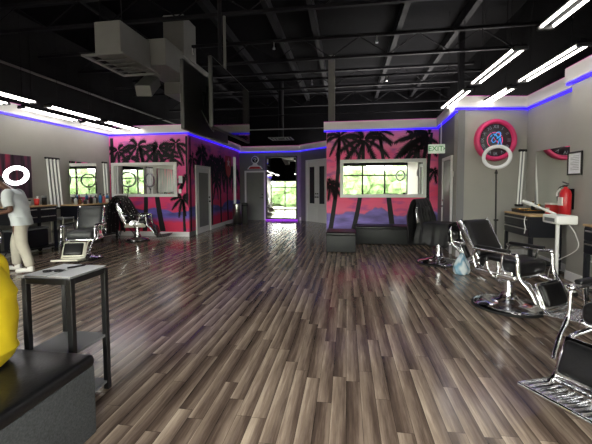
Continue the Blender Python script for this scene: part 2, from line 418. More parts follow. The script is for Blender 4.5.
baseboard('pillar', (3.47, 4.8), (3.47, 6.03))
baseboard('angled', (-.5, 13.45), (-.78, 13.71))
baseboard('back', (-1.98, YB), (-2.05, YB))

# storefront behind the viewer: glazed front, outside ground and hedge trees (seen in the mirrors)
def storefront():
    struct('wall_front', MB().b2(XL-.1, XR+.1, YF-.2, YF, 2.85, HC), 'deck', label='dark wall over the shop front glazing', cat='wall')
    xs = [XL+(XR-XL)*i/8 for i in range(9)]
    for i in range(8):
        o = bpy.data.objects.new('window_%d' % (i+1), None); COL.objects.link(o); o.location = (0, 0, 0); o['kind'] = 'structure'
        o['label'] = 'tall glazed shop front bay, number %d along the front' % (i+1); o['category'] = 'window'
        fr = MB()
        fr.b2(xs[i], xs[i]+.05, YF-.1, YF, 0, 2.85).b2(xs[i+1]-.05, xs[i+1], YF-.1, YF, 0, 2.85)
        fr.b2(xs[i]+.05, xs[i+1]-.05, YF-.1, YF, 0, .1).b2(xs[i]+.05, xs[i+1]-.05, YF-.1, YF, 2.75, 2.85).b2(xs[i]+.05, xs[i+1]-.05, YF-.1, YF, 2.12, 2.2)
        fr.build('window_frame', 'alu', o)
        pn = MB().b2(xs[i]+.05, xs[i+1]-.05, YF-.06, YF-.05, .1, 2.75).build('pane', 'pane', o)
    struct('ground', MB().b2(-60, 60, -6, YF-.1, -.12, -.02), 'concrete', label='pale pavement outside the shop front', cat='ground')
    struct('road', MB().b2(-60, 60, -60, -6, -.16, -.06), 'asphalt', label='grey car park beyond the pavement', cat='ground')
    rnd = random.Random(3)
    k = 0
    for x in range(-32, 33, 8):
        k += 1
        t = thing('hedge_tree', 'leafy tree in the row across the car park seen in mirrors', 'tree', (x+rnd.uniform(-1, 1), -22+rnd.uniform(-2, 2), -.06), 0, 'trees across the car park')
        MB().tube([(0, 0, 0), (.1, 0, 1.2), (0, .1, 2.4)], [.2, .16, .1]).build('trunk', 'bark', t)
        mb = MB()
        for q in range(26):
            a = rnd.uniform(0, 2*PI); rr = rnd.uniform(0, 2.5); zz = rnd.uniform(.6, 3.4)
            bm = bmesh.new(); bmesh.ops.create_icosphere(bm, subdivisions=2, radius=rnd.uniform(.7, 1.4))
            for v in bm.verts: v.co *= rnd.uniform(.8, 1.2)
            mb.from_bm(bm, 0, False, Matrix.Translation((rr*math.cos(a), rr*.6*math.sin(a), zz)))
        mb.build('crown', 'leaf', t)
storefront()
def hedge():
    rnd = random.Random(8); mb = MB()
    for q in range(150):
        bm = bmesh.new(); bmesh.ops.create_icosphere(bm, subdivisions=2, radius=rnd.uniform(1.3, 2.0))
        for v in bm.verts: v.co *= rnd.uniform(.82, 1.18)
        mb.from_bm(bm, 0, False, Matrix.Translation((rnd.uniform(-45, 45), -30+rnd.uniform(-1, 1), rnd.uniform(.8, 2.4))))
    mb.b2(-46, 46, -32, -30.5, -.06, 3.2)
    tag(mb.build('hedge', 'leaf'), 'tall leafy hedge closing the far side of the car park', 'hedge')
hedge()

# ------------------------------------------------------------------ murals with painted palms
def palm_paint(mb, frame, base, top, w0, w1, crown, R, n, seed, bend=0., clip=None, droop=.55, a0=0., a1=2*PI, mi=1, lw=.30):
    rnd = random.Random(seed)
    P0, AX, AY, NN = frame
    off = [.002+.0004*(seed % 5)]
    def put(poly):
        q = []
        for x, y in poly:
            if clip: x = min(max(x, clip[0]), clip[1]); y = min(max(y, clip[2]), clip[3])
            q.append(P0+AX*x+AY*y+NN*off[0])
        mb.add(q, [list(range(len(q)))], mi)
    if base:
        k = 14; L = []; Rr = []
        for i in range(k+1):
            t = i/k; x = base[0]+(top[0]-base[0])*t+bend*math.sin(PI*t); y = base[1]+(top[1]-base[1])*t
            w = w0+(w1-w0)*t+(.006 if i % 2 else 0)
            L.append((x-w/2, y)); Rr.append((x+w/2, y))
        for i in range(k): put([L[i], Rr[i], Rr[i+1], L[i+1]])
    if crown:
        for i in range(n):
            a = a0+(a1-a0)*(i+.5)/n+rnd.uniform(-.16, .16); rr = R*rnd.uniform(.8, 1.12)
            dx, dy = math.cos(a), math.sin(a)
            def sp(t): return (crown[0]+dx*rr*t, crown[1]+dy*rr*t*.9-droop*rr*t*t)
            ns = 16
            for j in range(ns):
                t0 = .04+.94*j/ns; t1 = .04+.94*(j+1)/ns
                p0 = sp(t0); p1 = sp(t1); tx, ty = p1[0]-p0[0], p1[1]-p0[1]; l = math.hypot(tx, ty)+1e-6; tx /= l; ty /= l
                put([(p0[0]-ty*.012, p0[1]+tx*.012), (p0[0]+ty*.012, p0[1]-tx*.012), (p1[0]+ty*.010, p1[1]-tx*.010), (p1[0]-ty*.010, p1[1]+tx*.010)])
                ll = lw*rr*math.sin(PI*min(1, .12+.86*t0))**.7*rnd.uniform(.7, 1.1)
                for sgn in (-1, 1):
                    ex = p1[0]+tx*ll*.75+sgn*(-ty)*ll*.75; ey = p1[1]+ty*ll*.75+sgn*tx*ll*.75-.25*ll
                    put([p0, (p1[0]+tx*l*.5, p1[1]+ty*l*.5), (ex, ey)])
def mural(name, label, p, q, z0, z1, mats, palms):
    # painted skin on the wall, 4 mm proud
    p = Vector((*p, 0)); q = Vector((*q, 0)); d = (q-p).normalized(); n = Vector((d.y, -d.x, 0))
    L = (q-p).length
    mb = MB(); a = p+n*.004
    mb.add([a+Vector((0, 0, z0)), a+d*L+Vector((0, 0, z0)), a+d*L+Vector((0, 0, z1)), a+Vector((0, 0, z1))], [[0, 1, 2, 3]])
    fr = (a, d, Vector((0, 0, 1)), n)
    for k in palms: palm_paint(mb, fr, clip=(.01, L-.01, z0+.01, z1-.01), **k)
    o = mb.build(name, mats)
    return tag(o, label, 'mural')
# palm room mural: local x measured from X=-0.56
X0 = -.56
mural('wall_mural', 'pink sunset mural with black palms painted above the long black bench', (-.56, 9.65), (2.40, 9.65), .02, 3.02, ['mural_r', 'palm'], [
    dict(base=(.08, .1), top=(.36, 2.9), w0=.13, w1=.07, crown=(.38, 2.86), R=.55, n=9, seed=1, bend=.06, lw=.22),
    dict(base=(.70, .1), top=(1.0, 2.75), w0=.13, w1=.08, crown=(1.02, 2.76), R=.78, n=9, seed=2, bend=.10, lw=.2),
    dict(base=(1.82, .1), top=(1.42, 2.95), w0=.15, w1=.07, crown=(1.42, 2.95), R=.42, n=7, seed=3, bend=.02, lw=.22),
    dict(base=(2.76, .1), top=(2.78, 2.9), w0=.12, w1=.07, crown=(2.72, 2.82), R=.8, n=7, seed=4, bend=-.08, a0=1.4, a1=4.6, lw=.22),
    dict(base=None, top=None, w0=0, w1=0, crown=(2.35, 2.74), R=.62, n=8, seed=5, lw=.24),
    dict(base=None, top=None, w0=0, w1=0, crown=(2.5, 2.44), R=.55, n=6, seed=9, a0=.6, a1=3.4, lw=.2),
    dict(base=None, top=None, w0=0, w1=0, crown=(.1, 1.55), R=.38, n=9, seed=6, lw=.4),
    dict(base=None, top=None, w0=0, w1=0, crown=(2.86, 1.9), R=.22, n=7, seed=7, lw=.4),
])
# office front: local x from X=-7.25 (wall from left corner to the outer corner)
mural('wall_mural', 'dark palm mural behind the chair draped with a flecked cape', (-7.25, 9.75), (-4.68, 9.75), .14, 3.1, ['mural_f', 'palm'], [
    dict(base=(1.12, .14), top=(1.05, 2.7), w0=.15, w1=.09, crown=(.95, 2.72), R=.62, n=9, seed=11, bend=.1, lw=.24),
    dict(base=(1.72, .14), top=(1.5, 2.75), w0=.18, w1=.09, crown=(1.62, 2.66), R=.66, n=9, seed=12, bend=-.08, lw=.26),
    dict(base=(.12, .14), top=(.1, 3.0), w0=.2, w1=.1, crown=(.3, 2.62), R=.5, n=7, seed=13, lw=.24),
    dict(base=None, top=None, w0=0, w1=0, crown=(2.2, 2.78), R=.46, n=8, seed=14, lw=.26),
    dict(base=None, top=None, w0=0, w1=0, crown=(.72, 2.34), R=.42, n=6, seed=15, lw=.24, a0=-.3, a1=3.4),
    dict(base=None, top=None, w0=0, w1=0, crown=(2.0, 2.36), R=.4, n=6, seed=16, lw=.24, a0=-.3, a1=3.4),
    dict(base=(2.42, .14), top=(2.4, 1.1), w0=.09, w1=.06, crown=(2.36, 1.16), R=.42, n=8, seed=17, lw=.28),
    dict(base=(2.52, 1.0), top=(2.54, 3.0), w0=.05, w1=.08, crown=(2.5, 1.75), R=.32, n=6, seed=18, lw=.26, a0=1.6, a1=4.4),
    dict(base=None, top=None, w0=0, w1=0, crown=(.25, .75), R=.5, n=8, seed=19, lw=.3),
])
# office side: local x from the outer corner going to the end wall
mural('wall_mural', 'shadowy palm mural on the office side around the white door', (-4.68, 9.75), (-4.75, YB), .14, 3.08, ['mural_s', 'palm'], [
    dict(base=(.12, .14), top=(.14, 3.0), w0=.1, w1=.08, crown=(.3, 2.35), R=.5, n=7, seed=21, lw=.24),
    dict(base=None, top=None, w0=0, w1=0, crown=(1.05, 2.62), R=.6, n=10, seed=22, lw=.34),
    dict(base=(1.85, .14), top=(1.9, 2.4), w0=.13, w1=.1, crown=(1.95, 2.42), R=.66, n=10, seed=23, lw=.34),
    dict(base=(2.75, .14), top=(2.65, 2.4), w0=.16, w1=.1, crown=(2.75, 2.38), R=.72, n=10, seed=24, lw=.34),
    dict(base=(3.55, .14), top=(3.4, 2.3), w0=.16, w1=.1, crown=(3.55, 2.3), R=.72, n=10, seed=25, lw=.34),
    dict(base=(4.6, .14), top=(4.5, 2.2), w0=.18, w1=.1, crown=(4.45, 2.2), R=.75, n=10, seed=26, lw=.34),
    dict(base=None, top=None, w0=0, w1=0, crown=(2.3, 1.75), R=.5, n=7, seed=27, lw=.3),
])
# ------------------------------------------------------------------ mirrors
def wall_mirror(name, label, c, w, h, rz, fw_=.09, fd=.05, fm='white', tilt=0., glass_in=.012):
    """c = centre of the back of the mirror on the wall; local +Y is out of the wall"""
    t = thing(name, label, 'mirror', c, rot=(tilt, 0, rz))
    if fw_ > 0:
        mb = MB()
        mb.b2(-w/2, w/2, 0, fd, h/2-fw_, h/2, .006).b2(-w/2, w/2, 0, fd, -h/2, -h/2+fw_, .006)
        mb.b2(-w/2, -w/2+fw_, 0, fd, -h/2+fw_, h/2-fw_, .006).b2(w/2-fw_, w/2, 0, fd, -h/2+fw_, h/2-fw_, .006)
        mb.build('frame', fm, t)
    e = max(fw_-.01, 0)
    MB().b2(-w/2+e, w/2-e, .004, .004+glass_in, -h/2+e, h/2-e).build('mirror_glass', 'mirror', t)
    return t
wall_mirror('framed_mirror', 'long white framed mirror on the pink palm mural over the bench', (.955, 9.642, 1.70), 2.28, 1.04, PI)
wall_mirror('framed_mirror', 'long white framed mirror on the dark palm mural beside the stations', (-6.10, 9.742, 1.72), 2.14, 1.04, PI)
am = bpy.data.materials.new('streaked_canvas'); am.use_nodes = True
nt = am.node_tree; bs = nt.nodes['Principled BSDF']; bs.inputs['Roughness'].default_value = .4
tc = nt.nodes.new('ShaderNodeTexCoord'); mp = nt.nodes.new('ShaderNodeMapping'); mp.inputs['Scale'].default_value = (9, 9, .9); nz = nt.nodes.new('ShaderNodeTexNoise'); nz.inputs['Scale'].default_value = 1; nz.inputs['Detail'].default_value = 3
cr = nt.nodes.new('ShaderNodeValToRGB'); e = cr.color_ramp.elements; e[0].position = .38; e[0].color = (*srgb((38, 32, 40)), 1); e[1].position = .72; e[1].color = (*srgb((196, 60, 96)), 1); k = e.new(.55); k.color = (*srgb((86, 58, 80)), 1)
nt.links.new(tc.outputs['Object'], mp.inputs[0]); nt.links.new(mp.outputs[0], nz.inputs['Vector']); nt.links.new(nz.outputs['Fac'], cr.inputs[0]); nt.links.new(cr.outputs[0], bs.inputs['Base Color'])
M['streaks'] = am
t = thing('wall_panel', 'dark wall panel with purple and red streaks behind the man in white', 'wall art', (XL+.002, 6.36, 1.74))
MB().b2(0, .03, -.68, .68, -.48, .48, .004).build('canvas', 'streaks', t)
wall_mirror('station_mirror', 'frameless wall mirror above the station crowded with bottles', (XL+.045, 8.60, 1.64), 1.06, 1.1, -PI/2+.06, 0)
wall_mirror('station_mirror', 'frameless wall mirror reflecting the pink clock beside the pillar', (XR-.004, 6.93, 1.64), 1.1, 1.04, PI/2, 0)
t = thing('tall_mirror', 'floor to ceiling black framed mirror glowing purple at its edges', 'mirror', (-2.83, YB-.1, .04), rot=(math.radians(1.25), 0, PI))
mb = MB(); w, h = 1.42, 2.78
mb.b2(-w/2, w/2, 0, .04, h-.07, h, .005).b2(-w/2, w/2, 0, .04, 0, .07, .005).b2(-w/2, -w/2+.07, 0, .04, .07, h-.07, .005).b2(w/2-.07, w/2, 0, .04, .07, h-.07, .005)
mb.build('frame', 'black', t)
MB().b2(-w/2+.06, w/2-.06, .01, .022, .06, h-.06).build('mirror_glass', 'mirror', t)
mb = MB(); mb.b2(-w/2+.005, -w/2+.03, -.02, -.002, .05, h-.1).b2(w/2-.03, w/2-.005, -.02, -.002, .05, h-.1).b2(-w/2, w/2, .0, .02, -.02, -.003)
mb.build('light_strip', 'purple_led', t)['label'] = 'purple glowing strip round the mirror edge'

# ------------------------------------------------------------------ doors
def lever(mb_parent, x, y, z, sgn, mtl='black'):
    m_ = MB().cyl((x, y, z), (x, y+.05, z), .026).tube([(x, y+.05, z), (x+sgn*.11, y+.05, z)], .01)
    m_.cyl((x, y, z+.14), (x, y+.025, z+.14), .028)
    return m_.build('door_handle', mtl, mb_parent)
def door(n, label, c, w, h, rz, leaf_m, hsgn, panel=None, fw_=.08, hm='black'):
    o = bpy.data.objects.new('door_%d' % n, None); COL.objects.link(o); o.location = c; o.rotation_euler = (0, 0, rz); o['kind'] = 'structure'; o['label'] = label; o['category'] = 'door'
    mb = MB().b2(-w/2-fw_, -w/2, 0, .045, 0, h+fw_, .004).b2(w/2, w/2+fw_, 0, .045, 0, h+fw_, .004).b2(-w/2, w/2, 0, .045, h, h+fw_, .004)
    mb.build('door_frame', 'door_white', o)
    lf = MB().b2(-w/2+.003, w/2-.003, .002, .025, .005, h-.003, .003).build('door_leaf', leaf_m, o)
    if panel:
        MB().b2(-w/2+.15, w/2-.15, .024, .032, .2, h-.15, .004).build('glass_panel', panel, lf)
    lever(o, hsgn*(w/2-.07), .025, 1.0, -hsgn, hm)
    return o
door(1, 'white door with grey panel in the side of the palm mural office', (-4.688, 10.80, 0), 1.05, 2.1, -PI/2+.0139, 'door_white', -1, 'door_grey')
door(2, 'plain grey door in a white frame beside the tall mirror', (-4.03, YB, 0), .80, 2.12, PI, 'door_grey', -1)
door(3, 'white framed grey door in the return wall under the exit sign', (2.322, 8.45, 0), .86, 2.08, PI/2+.069-.138, 'door_grey', 1, hm='chrome')
# double doors on the angled wall
a = Vector((-1.98, YB, 0)); b_ = Vector((-.3, 13.3, 0)); dd = (b_-a).normalized(); ang = math.atan2(dd.y, dd.x)
mid = a+dd*1.10
o = bpy.data.objects.new('door_4', None); COL.objects.link(o); o.location = mid; o.rotation_euler = (0, 0, ang+PI); o['kind'] = 'structure'
o['label'] = 'white double doors with two narrow dark glass panels'; o['category'] = 'door'
W, Hd = 1.24, 2.5
MB().b2(-W/2-.1, -W/2, 0, .05, 0, Hd+.1, .004).b2(W/2, W/2+.1, 0, .05, 0, Hd+.1, .004).b2(-W/2, W/2, 0, .05, Hd, Hd+.1, .004).build('door_frame', 'door_white', o)
for s_ in (-1, 1):
    lf = MB().b2(min(0, s_*W/2)+.003, max(0, s_*W/2)-.003, .002, .028, .005, Hd-.003, .003).build('door_leaf', 'door_white', o)
    MB().b2(s_*W/4-.15, s_*W/4+.15, .026, .036, .78, 2.3, .003).build('glass_panel', 'dark_glass', lf)
    MB().b2(s_*W/4-.19, s_*W/4+.19, .026, .034, .14, .62, .003).build('raised_panel', 'door_white', lf)
lever(o, .06, .028, 1.05, 1); lever(o, -.06, .028, 1.05, -1)

# ------------------------------------------------------------------ ceiling steel, duct, TVs
def joist(y, zb, zt, label, x0=XL, x1=XR):
    t = thing('roof_joist', label, 'roof joist', ((x0+x1)/2, y, zb), 0, 'open web joists across the ceiling')
    L = x1-x0
    MB().b2(-L/2, L/2, -.035, .035, 0, .06).build('bottom_chord', 'steel_black', t)
    MB().b2(-L/2, L/2, -.05, .05, zt-zb-.06, zt-zb).build('top_chord', 'steel_black', t)
    n = 16; pts = []
    for i in range(n+1): pts.append((-L/2+L*i/n, 0, (.05 if i % 2 == 0 else zt-zb-.05)))
    MB().tube(pts, .014, 6).build('web', 'steel_black', t)
for y, d in ((1.3, 'above the table with the papers'), (3.75, 'above the black chair with the round base'), (6.2, 'in front of the duct outlet'), (8.65, 'just in front of the palm mural room'), (11.1, 'over the mural office door'), (13.5, 'close to the tall mirror')):
    joist(y, 4.6, 5.15, 'black open web roof joist '+d)
for i, x in enumerate((-5.2, -2.9, -1.65, -.75, 1.2, 2.6)):
    d = ('above the duct box', 'beyond the hung screens', 'above the hung screens', 'over the middle of the floor', 'over the ottoman and bench', 'over the inner row of lights')[i]
    tag(MB().b2(x-.06, x+.06, YF, YB, 5.15, 5.38).build('roof_purlin', 'steel_black'), 'black steel beam running the length of the shop '+d, 'beam', 'beams running down the shop')
for y, xs, d in ((10.1, (-3.2, -1.0, 1.1), 'crossing over the mural fronts'), (7.4, (-3.4, -1.55, .6), 'crossing between the joists by the hung screens')):
    t = thing('sprinkler_pipe', 'dark sprinkler pipe '+d, 'pipe', (0, y, 4.6), 0, 'sprinkler pipes')
    MB().cyl((XL, 0, 0), (XR, 0, 0), .035, seg=10).build('pipe', 'steel_black', t)
    for x in xs: MB().cyl((x, 0, -.12), (x, 0, -.03), .012, seg=8).cyl((x, 0, -.17), (x, 0, -.12), .03, .018, seg=10).build('sprinkler_head', 'brushed', t)
tag(MB().cyl((XL-.06, 12.1, 4.0), (XR+.06, 12.1, 4.0), .02, seg=8).build('conduit_pipe', 'steel_black'), 'thin dark conduit crossing in front of the tall mirror', 'pipe')
tag(MB().cyl((XL-.06, 12.3, 3.55), (XR+.06, 12.3, 3.55), .02, seg=8).build('conduit_pipe', 'grey_plastic'), 'thin grey conduit low over the end of the shop', 'pipe')
tag(MB().cyl((XL+.05, -2, 4.15), (XL+.05, 14, 4.15), .03, seg=8).build('wall_conduit', 'duct'), 'grey conduit running high along the wall over the man', 'pipe')
tag(MB().b2(-.52, -.34, 9.85, 10.03, ZT-.05, 5.15).build('steel_post', 'duct'), 'grey steel post rising above the palm mural room', 'post')
tag(MB().b2(2.66, 2.78, 8.9, 9.02, 0, 5.15).build('steel_post', 'steel_black'), 'dark steel post rising behind the clock wall', 'post')
# duct: boxy trunk running to the back with outlets
t = thing('air_duct', 'big grey sheet metal duct box hung from the ceiling over the chairs', 'air duct', (-3.98, 5.4, 3.72))
MB().b2(-.24, .24, 0, .9, 0, .56, .01).build('duct_box', 'duct', t)
mb = MB(); mb.b2(-.42, .36, -.1, -.03, -.03, .0).b2(-.42, .36, .95, 1.02, -.03, 0).b2(-.42, -.35, -.03, .95, -.03, 0).b2(.29, .36, -.03, .95, -.03, 0)
mb.build('outlet_flange', 'duct', t)
mb = MB()
for i in range(4): mb.box((-.03, .15+.2*i, -.02), (.62, .14, .008), rot=(.5, 0, 0))
mb.build('louvre', 'duct', t)
MB().b2(-.1, .55, .9, 5.5, .12, .62, .01).build('duct_trunk', 'duct', t)
MB().box((-.1, 1.35, -.12), (.3, .75, .22), .01, rot=(.55, 0, .25)).build('branch_duct', 'duct', t)
MB().box((.2, 2.3, -.03), (.5, .8, .26), .01).build('branch_duct', 'duct', t)
MB().b2(.12, .58, 1.6, 2.2, .55, 1.4, .01).build('duct_riser', 'duct', t)
for x, y in ((-.2, .1), (.2, .1), (.2, 2.6), (.2, 4.8)): MB().cyl((x, y, .5), (x, y, 1.5), .008, seg=6).build('hanger_rod', 'steel_black', t)

def tv(label, x, y0, y1, z0, z1, sgn):
    t = thing('hung_television', label, 'television', (x, (y0+y1)/2, (z0+z1)/2), 0, None)
    L = y1-y0; hh = z1-z0
    MB().b2(-.025, .025, -L/2, L/2, -hh/2, hh/2, .006).build('casing', 'plastic_blk', t)
    MB().b2(sgn*.025, sgn*.028, -L/2+.015, L/2-.015, -hh/2+.02, hh/2-.015).build('screen', 'screen', t)
    mb = MB().b2(-sgn*.06, -sgn*.025, -.25, .25, -.18, .18, .01)
    for k in (-.2, .1): mb.b2(-sgn*.08, -sgn*.06, k, k+.05, -.28, .28)
    mb.build('wall_bracket', 'steel_black', t)
    MB().tube([(-sgn*.03, -.3, -.1), (-sgn*.1, -.2, -.3), (-sgn*.09, 0, -.36), (-sgn*.06, .1, -.2)], .007, 6).build('cable', 'grey_plastic', t)
    return t
tv('hung flat television with its dark screen facing the clock side', -1.7, 4.2, 5.88, 2.25, 3.14, 1)
tv('hung flat television with its mount and cables facing the other screen', -2.1, 4.24, 5.9, 2.25, 3.14, -1)
t = thing('ceiling_pole_mount', 'dark ceiling pole holding the two back to back televisions', 'mount', (-1.9, 5.1, 2.7))
MB().cyl((0, 0, -.1), (0, 0, 2.6), .03).build('pole', 'steel_black', t)
MB().b2(-.125, .125, -.2, .2, -.15, .15, .01).build('bracket', 'steel_black', t)
tag(MB().cyl((-2.22, 6.2, 3.1), (-2.22, 6.2, 4.6), .025).build('hanger_pole', 'duct'), 'grey hanger pole dropping from the joist beside the screens', 'pole')
# ceiling diffuser at the end of the shop
t = thing('air_diffuser', 'square ceiling air diffuser hung over the tall mirror end', 'air vent', (-2.45, 12.9, 3.3))
mb = MB()
for s_ in (.42, .3, .18): 
    mb.b2(-s_, s_, -s_, -s_+.05, -.02, 0).b2(-s_, s_, s_-.05, s_, -.02, 0).b2(-s_, -s_+.05, -s_+.05, s_-.05, -.02, 0).b2(s_-.05, s_, -s_+.05, s_-.05, -.02, 0)
mb.build('vane', 'duct', t)
MB().cyl((0, 0, .0), (0, 0, 2.11), .10).build('neck', 'steel_black', t)

# strip lights
def strip_light(src=None):
    t = thing('strip_light', '', 'ceiling light', (0, 0, 0), 0)
    L = 1.46
    MB().b2(-.085, .085, -L/2-.03, L/2+.03, .0, .03, .006).b2(-.03, .03, -L/2, L/2, .03, .06).build('housing', 'steel_black', t)
    for x in (-.06, .06):
        MB().cyl((x, -L/2+.02, -.016), (x, L/2-.02, -.016), .015, seg=12).build('tube', 'led_tube', t)
    for y in (-L/2-.02, L/2+.02): MB().b2(-.085, .085, y-.02, y+.02, -.04, .0, .004).build('end_cap', 'plastic_blk', t)
    for y in (-.5, .5): MB().cyl((0, y, .05), (0, y, 1.95), .004, seg=5).build('hanging_wire', 'steel_black', t)
    return t
proto = None
ORD = ['first', 'second', 'third', 'fourth', 'fifth', 'sixth']
for x, row in ((2.13, 'over the black chairs, %s from the clock wall'), (2.85, 'beside the pillar, %s from the clock wall'), (-6.22, 'over the cutting chairs, %s from the dark mural'), (-6.86, 'hugging the bottle wall, %s from the dark mural')):
    for k in range(6):
        y = (7.36, 5.5, 3.44, 1.4, -.4, -2.1)[k] if x > 0 else (8.98, 7.26, 5.43, 3.5, 1.4, -.7)[k]
        lab = 'lit strip light in the row '+row % ORD[k]
        g = 'strip lights over the clock side stations' if x > 0 else 'strip lights over the mural side stations'
        if proto is None: proto = strip_light(); q = proto; q.location = (x, y, 3.22); q['label'] = lab; q['group'] = g
        else: place(proto, (x, y, 3.22), 0, lab, g)
for x, y, d in ((-4.4, -.2, 'over the shop front, nearest the cutting chairs'), (-2.6, .1, 'over the felt sided bench'), (-.8, -.2, 'over the middle of the shop front'), (1.0, -.2, 'over the shop front, nearest the black chairs')):  # extra fixtures added behind the camera as fill for the foreground
    place(proto, (x, y, 3.22), 0, 'added fill strip light '+d, 'added fill lights by the shop front')

# ------------------------------------------------------------------ barber chairs (front is local +X)
def smooth_path(pts, n=6):
    """Catmull-Rom through pts"""
    P = [Vector(p) for p in pts]; P = [P[0]*2-P[1]]+P+[P[-1]*2-P[-2]]; out = []
    for i in range(1, len(P)-2):
        for k in range(n):
            t = k/n; a, b, c, d = P[i-1], P[i], P[i+1], P[i+2]
            out.append(.5*((2*b)+(c-a)*t+(2*a-5*b+4*c-d)*t*t+(3*b-a-3*c+d)*t**3))
    out.append(P[-2]); return out
def cushion(mb, d, rows=0, X=None, bulge=.02, bev=.035):
    """padded block: rounded, bulging and stitched across"""
    bm = bmesh.new(); bmesh.ops.create_cube(bm, size=1)
    for v in bm.verts: v.co = Vector((v.co.x*d[0], v.co.y*d[1], v.co.z*d[2]))
    bmesh.ops.bevel(bm, geom=bm.edges[:], offset=min(bev, min(d)*.45), segments=3, profile=.5, affect='EDGES')
    bmesh.ops.subdivide_edges(bm, edges=[e for e in bm.edges if e.calc_length() > .08], cuts=6, use_grid_fill=True)
    for v in bm.verts:
        u = 2*v.co.x/d[0]; w = 2*v.co.y/d[1]
        f = max(0, 1-u*u)*max(0, 1-w*w)
        s = 1 if v.co.z > 0 else -1
        g = bulge*f**.5*s
        if rows and s > 0: g -= .012*max(0, math.cos(u*PI*rows/2+PI*.5*(rows % 2)))**8
        v.co.z += g
    return mb.from_bm(bm, 0, True, X)
def barber_chair(label, loc, rz, recline=25, pad='leather', frame='chrome', foot=True, group=None, base_r=.39, skirt='chrome', head=True, footm=None, fext=0.):
    t = thing('barber_chair', label, 'barber chair', loc, rz, group)
    # base
    b = MB().lathe([(0, .0), (base_r, .0), (base_r+.012, .012), (base_r, .03), (base_r*.93, .05), (base_r*.6, .075), (base_r*.3, .10), (.1, .125), (.085, .15), (0, .15)], seg=48).build('base_plate', 'chrome', t)
    MB().lathe([(base_r-.01, .0), (base_r+.02, .0), (base_r+.022, .02), (base_r+.004, .026)], seg=48).build('rubber_rim', 'rubber', b)
    MB().cyl((0, 0, .13), (0, 0, .40), .062, seg=28).cyl((0, 0, .13), (0, 0, .18), .085, .075, seg=28).cyl((0, 0, .34), (0, 0, .40), .085, seg=28).build('column', 'chrome', t)
    lv = MB().tube(smooth_path([(.02, -.06, .33), (.03, -.24, .36), (.0, -.36, .47), (-.02, -.38, .60)]), .012, 8).build('pump_lever', 'chrome', t)
    MB().ell((-.02, -.38, .62), (.02, .02, .035)).build('lever_grip', 'black', lv)
    # seat frame skirt
    MB().box((.0, 0, .43), (.54, .56, .085), .03, 3).box((.0, .262, .45), (.46, .03, .11), .012, 2).box((.0, -.262, .45), (.46, .03, .11), .012, 2).build('seat_frame', skirt, t)
    cushion(MB(), (.54, .50, .15), 0, Matrix.Translation((.03, 0, .535)), .025, .05).build('seat', pad, t)
    # backrest
    bt = math.radians(recline); hx, hz = -.24, .50
    X = Matrix.Translation((hx, 0, hz)) @ Matrix.Rotation(-bt, 4, 'Y')
    # back-local: z up the back, x front
    R90 = Matrix.Rotation(PI/2, 4, 'Y')
    back = MB()
    cushion(back, (.52, .46, .11), 3, X @ Matrix.Translation((.01, 0, .34)) @ R90, .022, .045)
    bo = back.build('backrest', pad, t)
    fr = MB()
    fr.box((-.065, 0, .34), (.03, .44, .5), .012, 2, mx=X)
    for s in (-1, 1): fr.box((0, s*.245, .33), (.10, .022, .56), .01, 2, mx=X)
    fr.build('back_frame', frame, t)
    if head:
        hb = MB(); cushion(hb, (.13, .26, .08), 0, X @ Matrix.Translation((.01, 0, .69)) @ R90, .015, .035)
        ho = hb.build('headrest', pad, t)
        hp = MB()
        for s in (-.06, .06): hp.cyl(X @ Vector((-.03, s, .55)), X @ Vector((-.02, s, .68)), .009, seg=8)
        hp.build('headrest_post', frame, ho)
    # arms
    for s in (-1, 1):
        y = s*.31
        a = MB().tube(smooth_path([(.26, y, .71), (.31, y, .68), (.315, y, .57), (.34, y, .46), (.43+fext*.4, y*.92, .35), (.50+fext*.6, y*.86, .22)]), [.022]*30+[.02], 10, flat=.7).build('armrest', frame, t)
        q = MB().box((.02, y, .715), (.56, .06, .035), .016, 3).tube(smooth_path([(-.22, y, .70), (-.26, y, .60), (-.22, y, .48)]), .018, 8).cyl((.10, y, .47), (.14, y, .70), .014, seg=10).ell((.29, y, .712), (.04, .034, .026))
        q.build('arm_rail', frame, a)
        MB().box((.0, y, .742), (.44, .062, .035), .016, 3).build('arm_pad', 'leather', a)
        MB().prism([(-.14, 0), (-.11, .09), (-.05, .125), (.05, .125), (.12, .09), (.15, 0)], (0, s*.272, .47), (1, 0, 0), (0, 0, 1), (0, 1, 0), s*.012).build('side_plate', frame, a)
    if foot:
        fo = MB()
        for s in (-1, 1): fo.tube(smooth_path([(.22, s*.19, .42), (.36+fext, s*.2, .40), (.46+fext, s*.2, .30), (.52+fext, s*.2, .17), (.62+fext, s*.2, .10)]), .018, 8)
        fo.box((.55+fext, 0, .13), (.03, .40, .03), .008, 2)
        footm = footm or frame
        fb = fo.build('footrest', footm, t)
        Xp = Matrix.Translation((.52+fext, 0, .30)) @ Matrix.Rotation(math.radians(66), 4, 'Y')
        p = MB(); cushion(p, (.24, .34, .05), 0, Xp, .012, .022); p.build('calf_pad', 'leather', fb)
        MB().box((0, 0, -.03), (.29, .40, .02), .01, 2, mx=Xp).build('calf_plate', footm, fb)
        Xf = Matrix.Translation((.72+fext, 0, .12)) @ Matrix.Rotation(math.radians(-7), 4, 'Y')
        pl = MB().box((0, 0, 0), (.34, .46, .016), .006, 2, mx=Xf).box((.17, 0, .014), (.03, .46, .03), .012, 2, mx=Xf)
        for s in (-1, 1): pl.box((0, s*.225, .012), (.34, .02, .028), .008, 2, mx=Xf)
        pl.build('foot_plate', footm, fb)
        for i in range(9): MB().box((.01, -.176+.044*i, .015), (.28, .020, .014), .006, 2, mx=Xf).build('tread_rib', footm, fb)
    return t
barber_chair('black reclined barber chair standing alone between the draped chair and the steamer', (1.99, 4.56, 0), -1.02, 30, head=False)
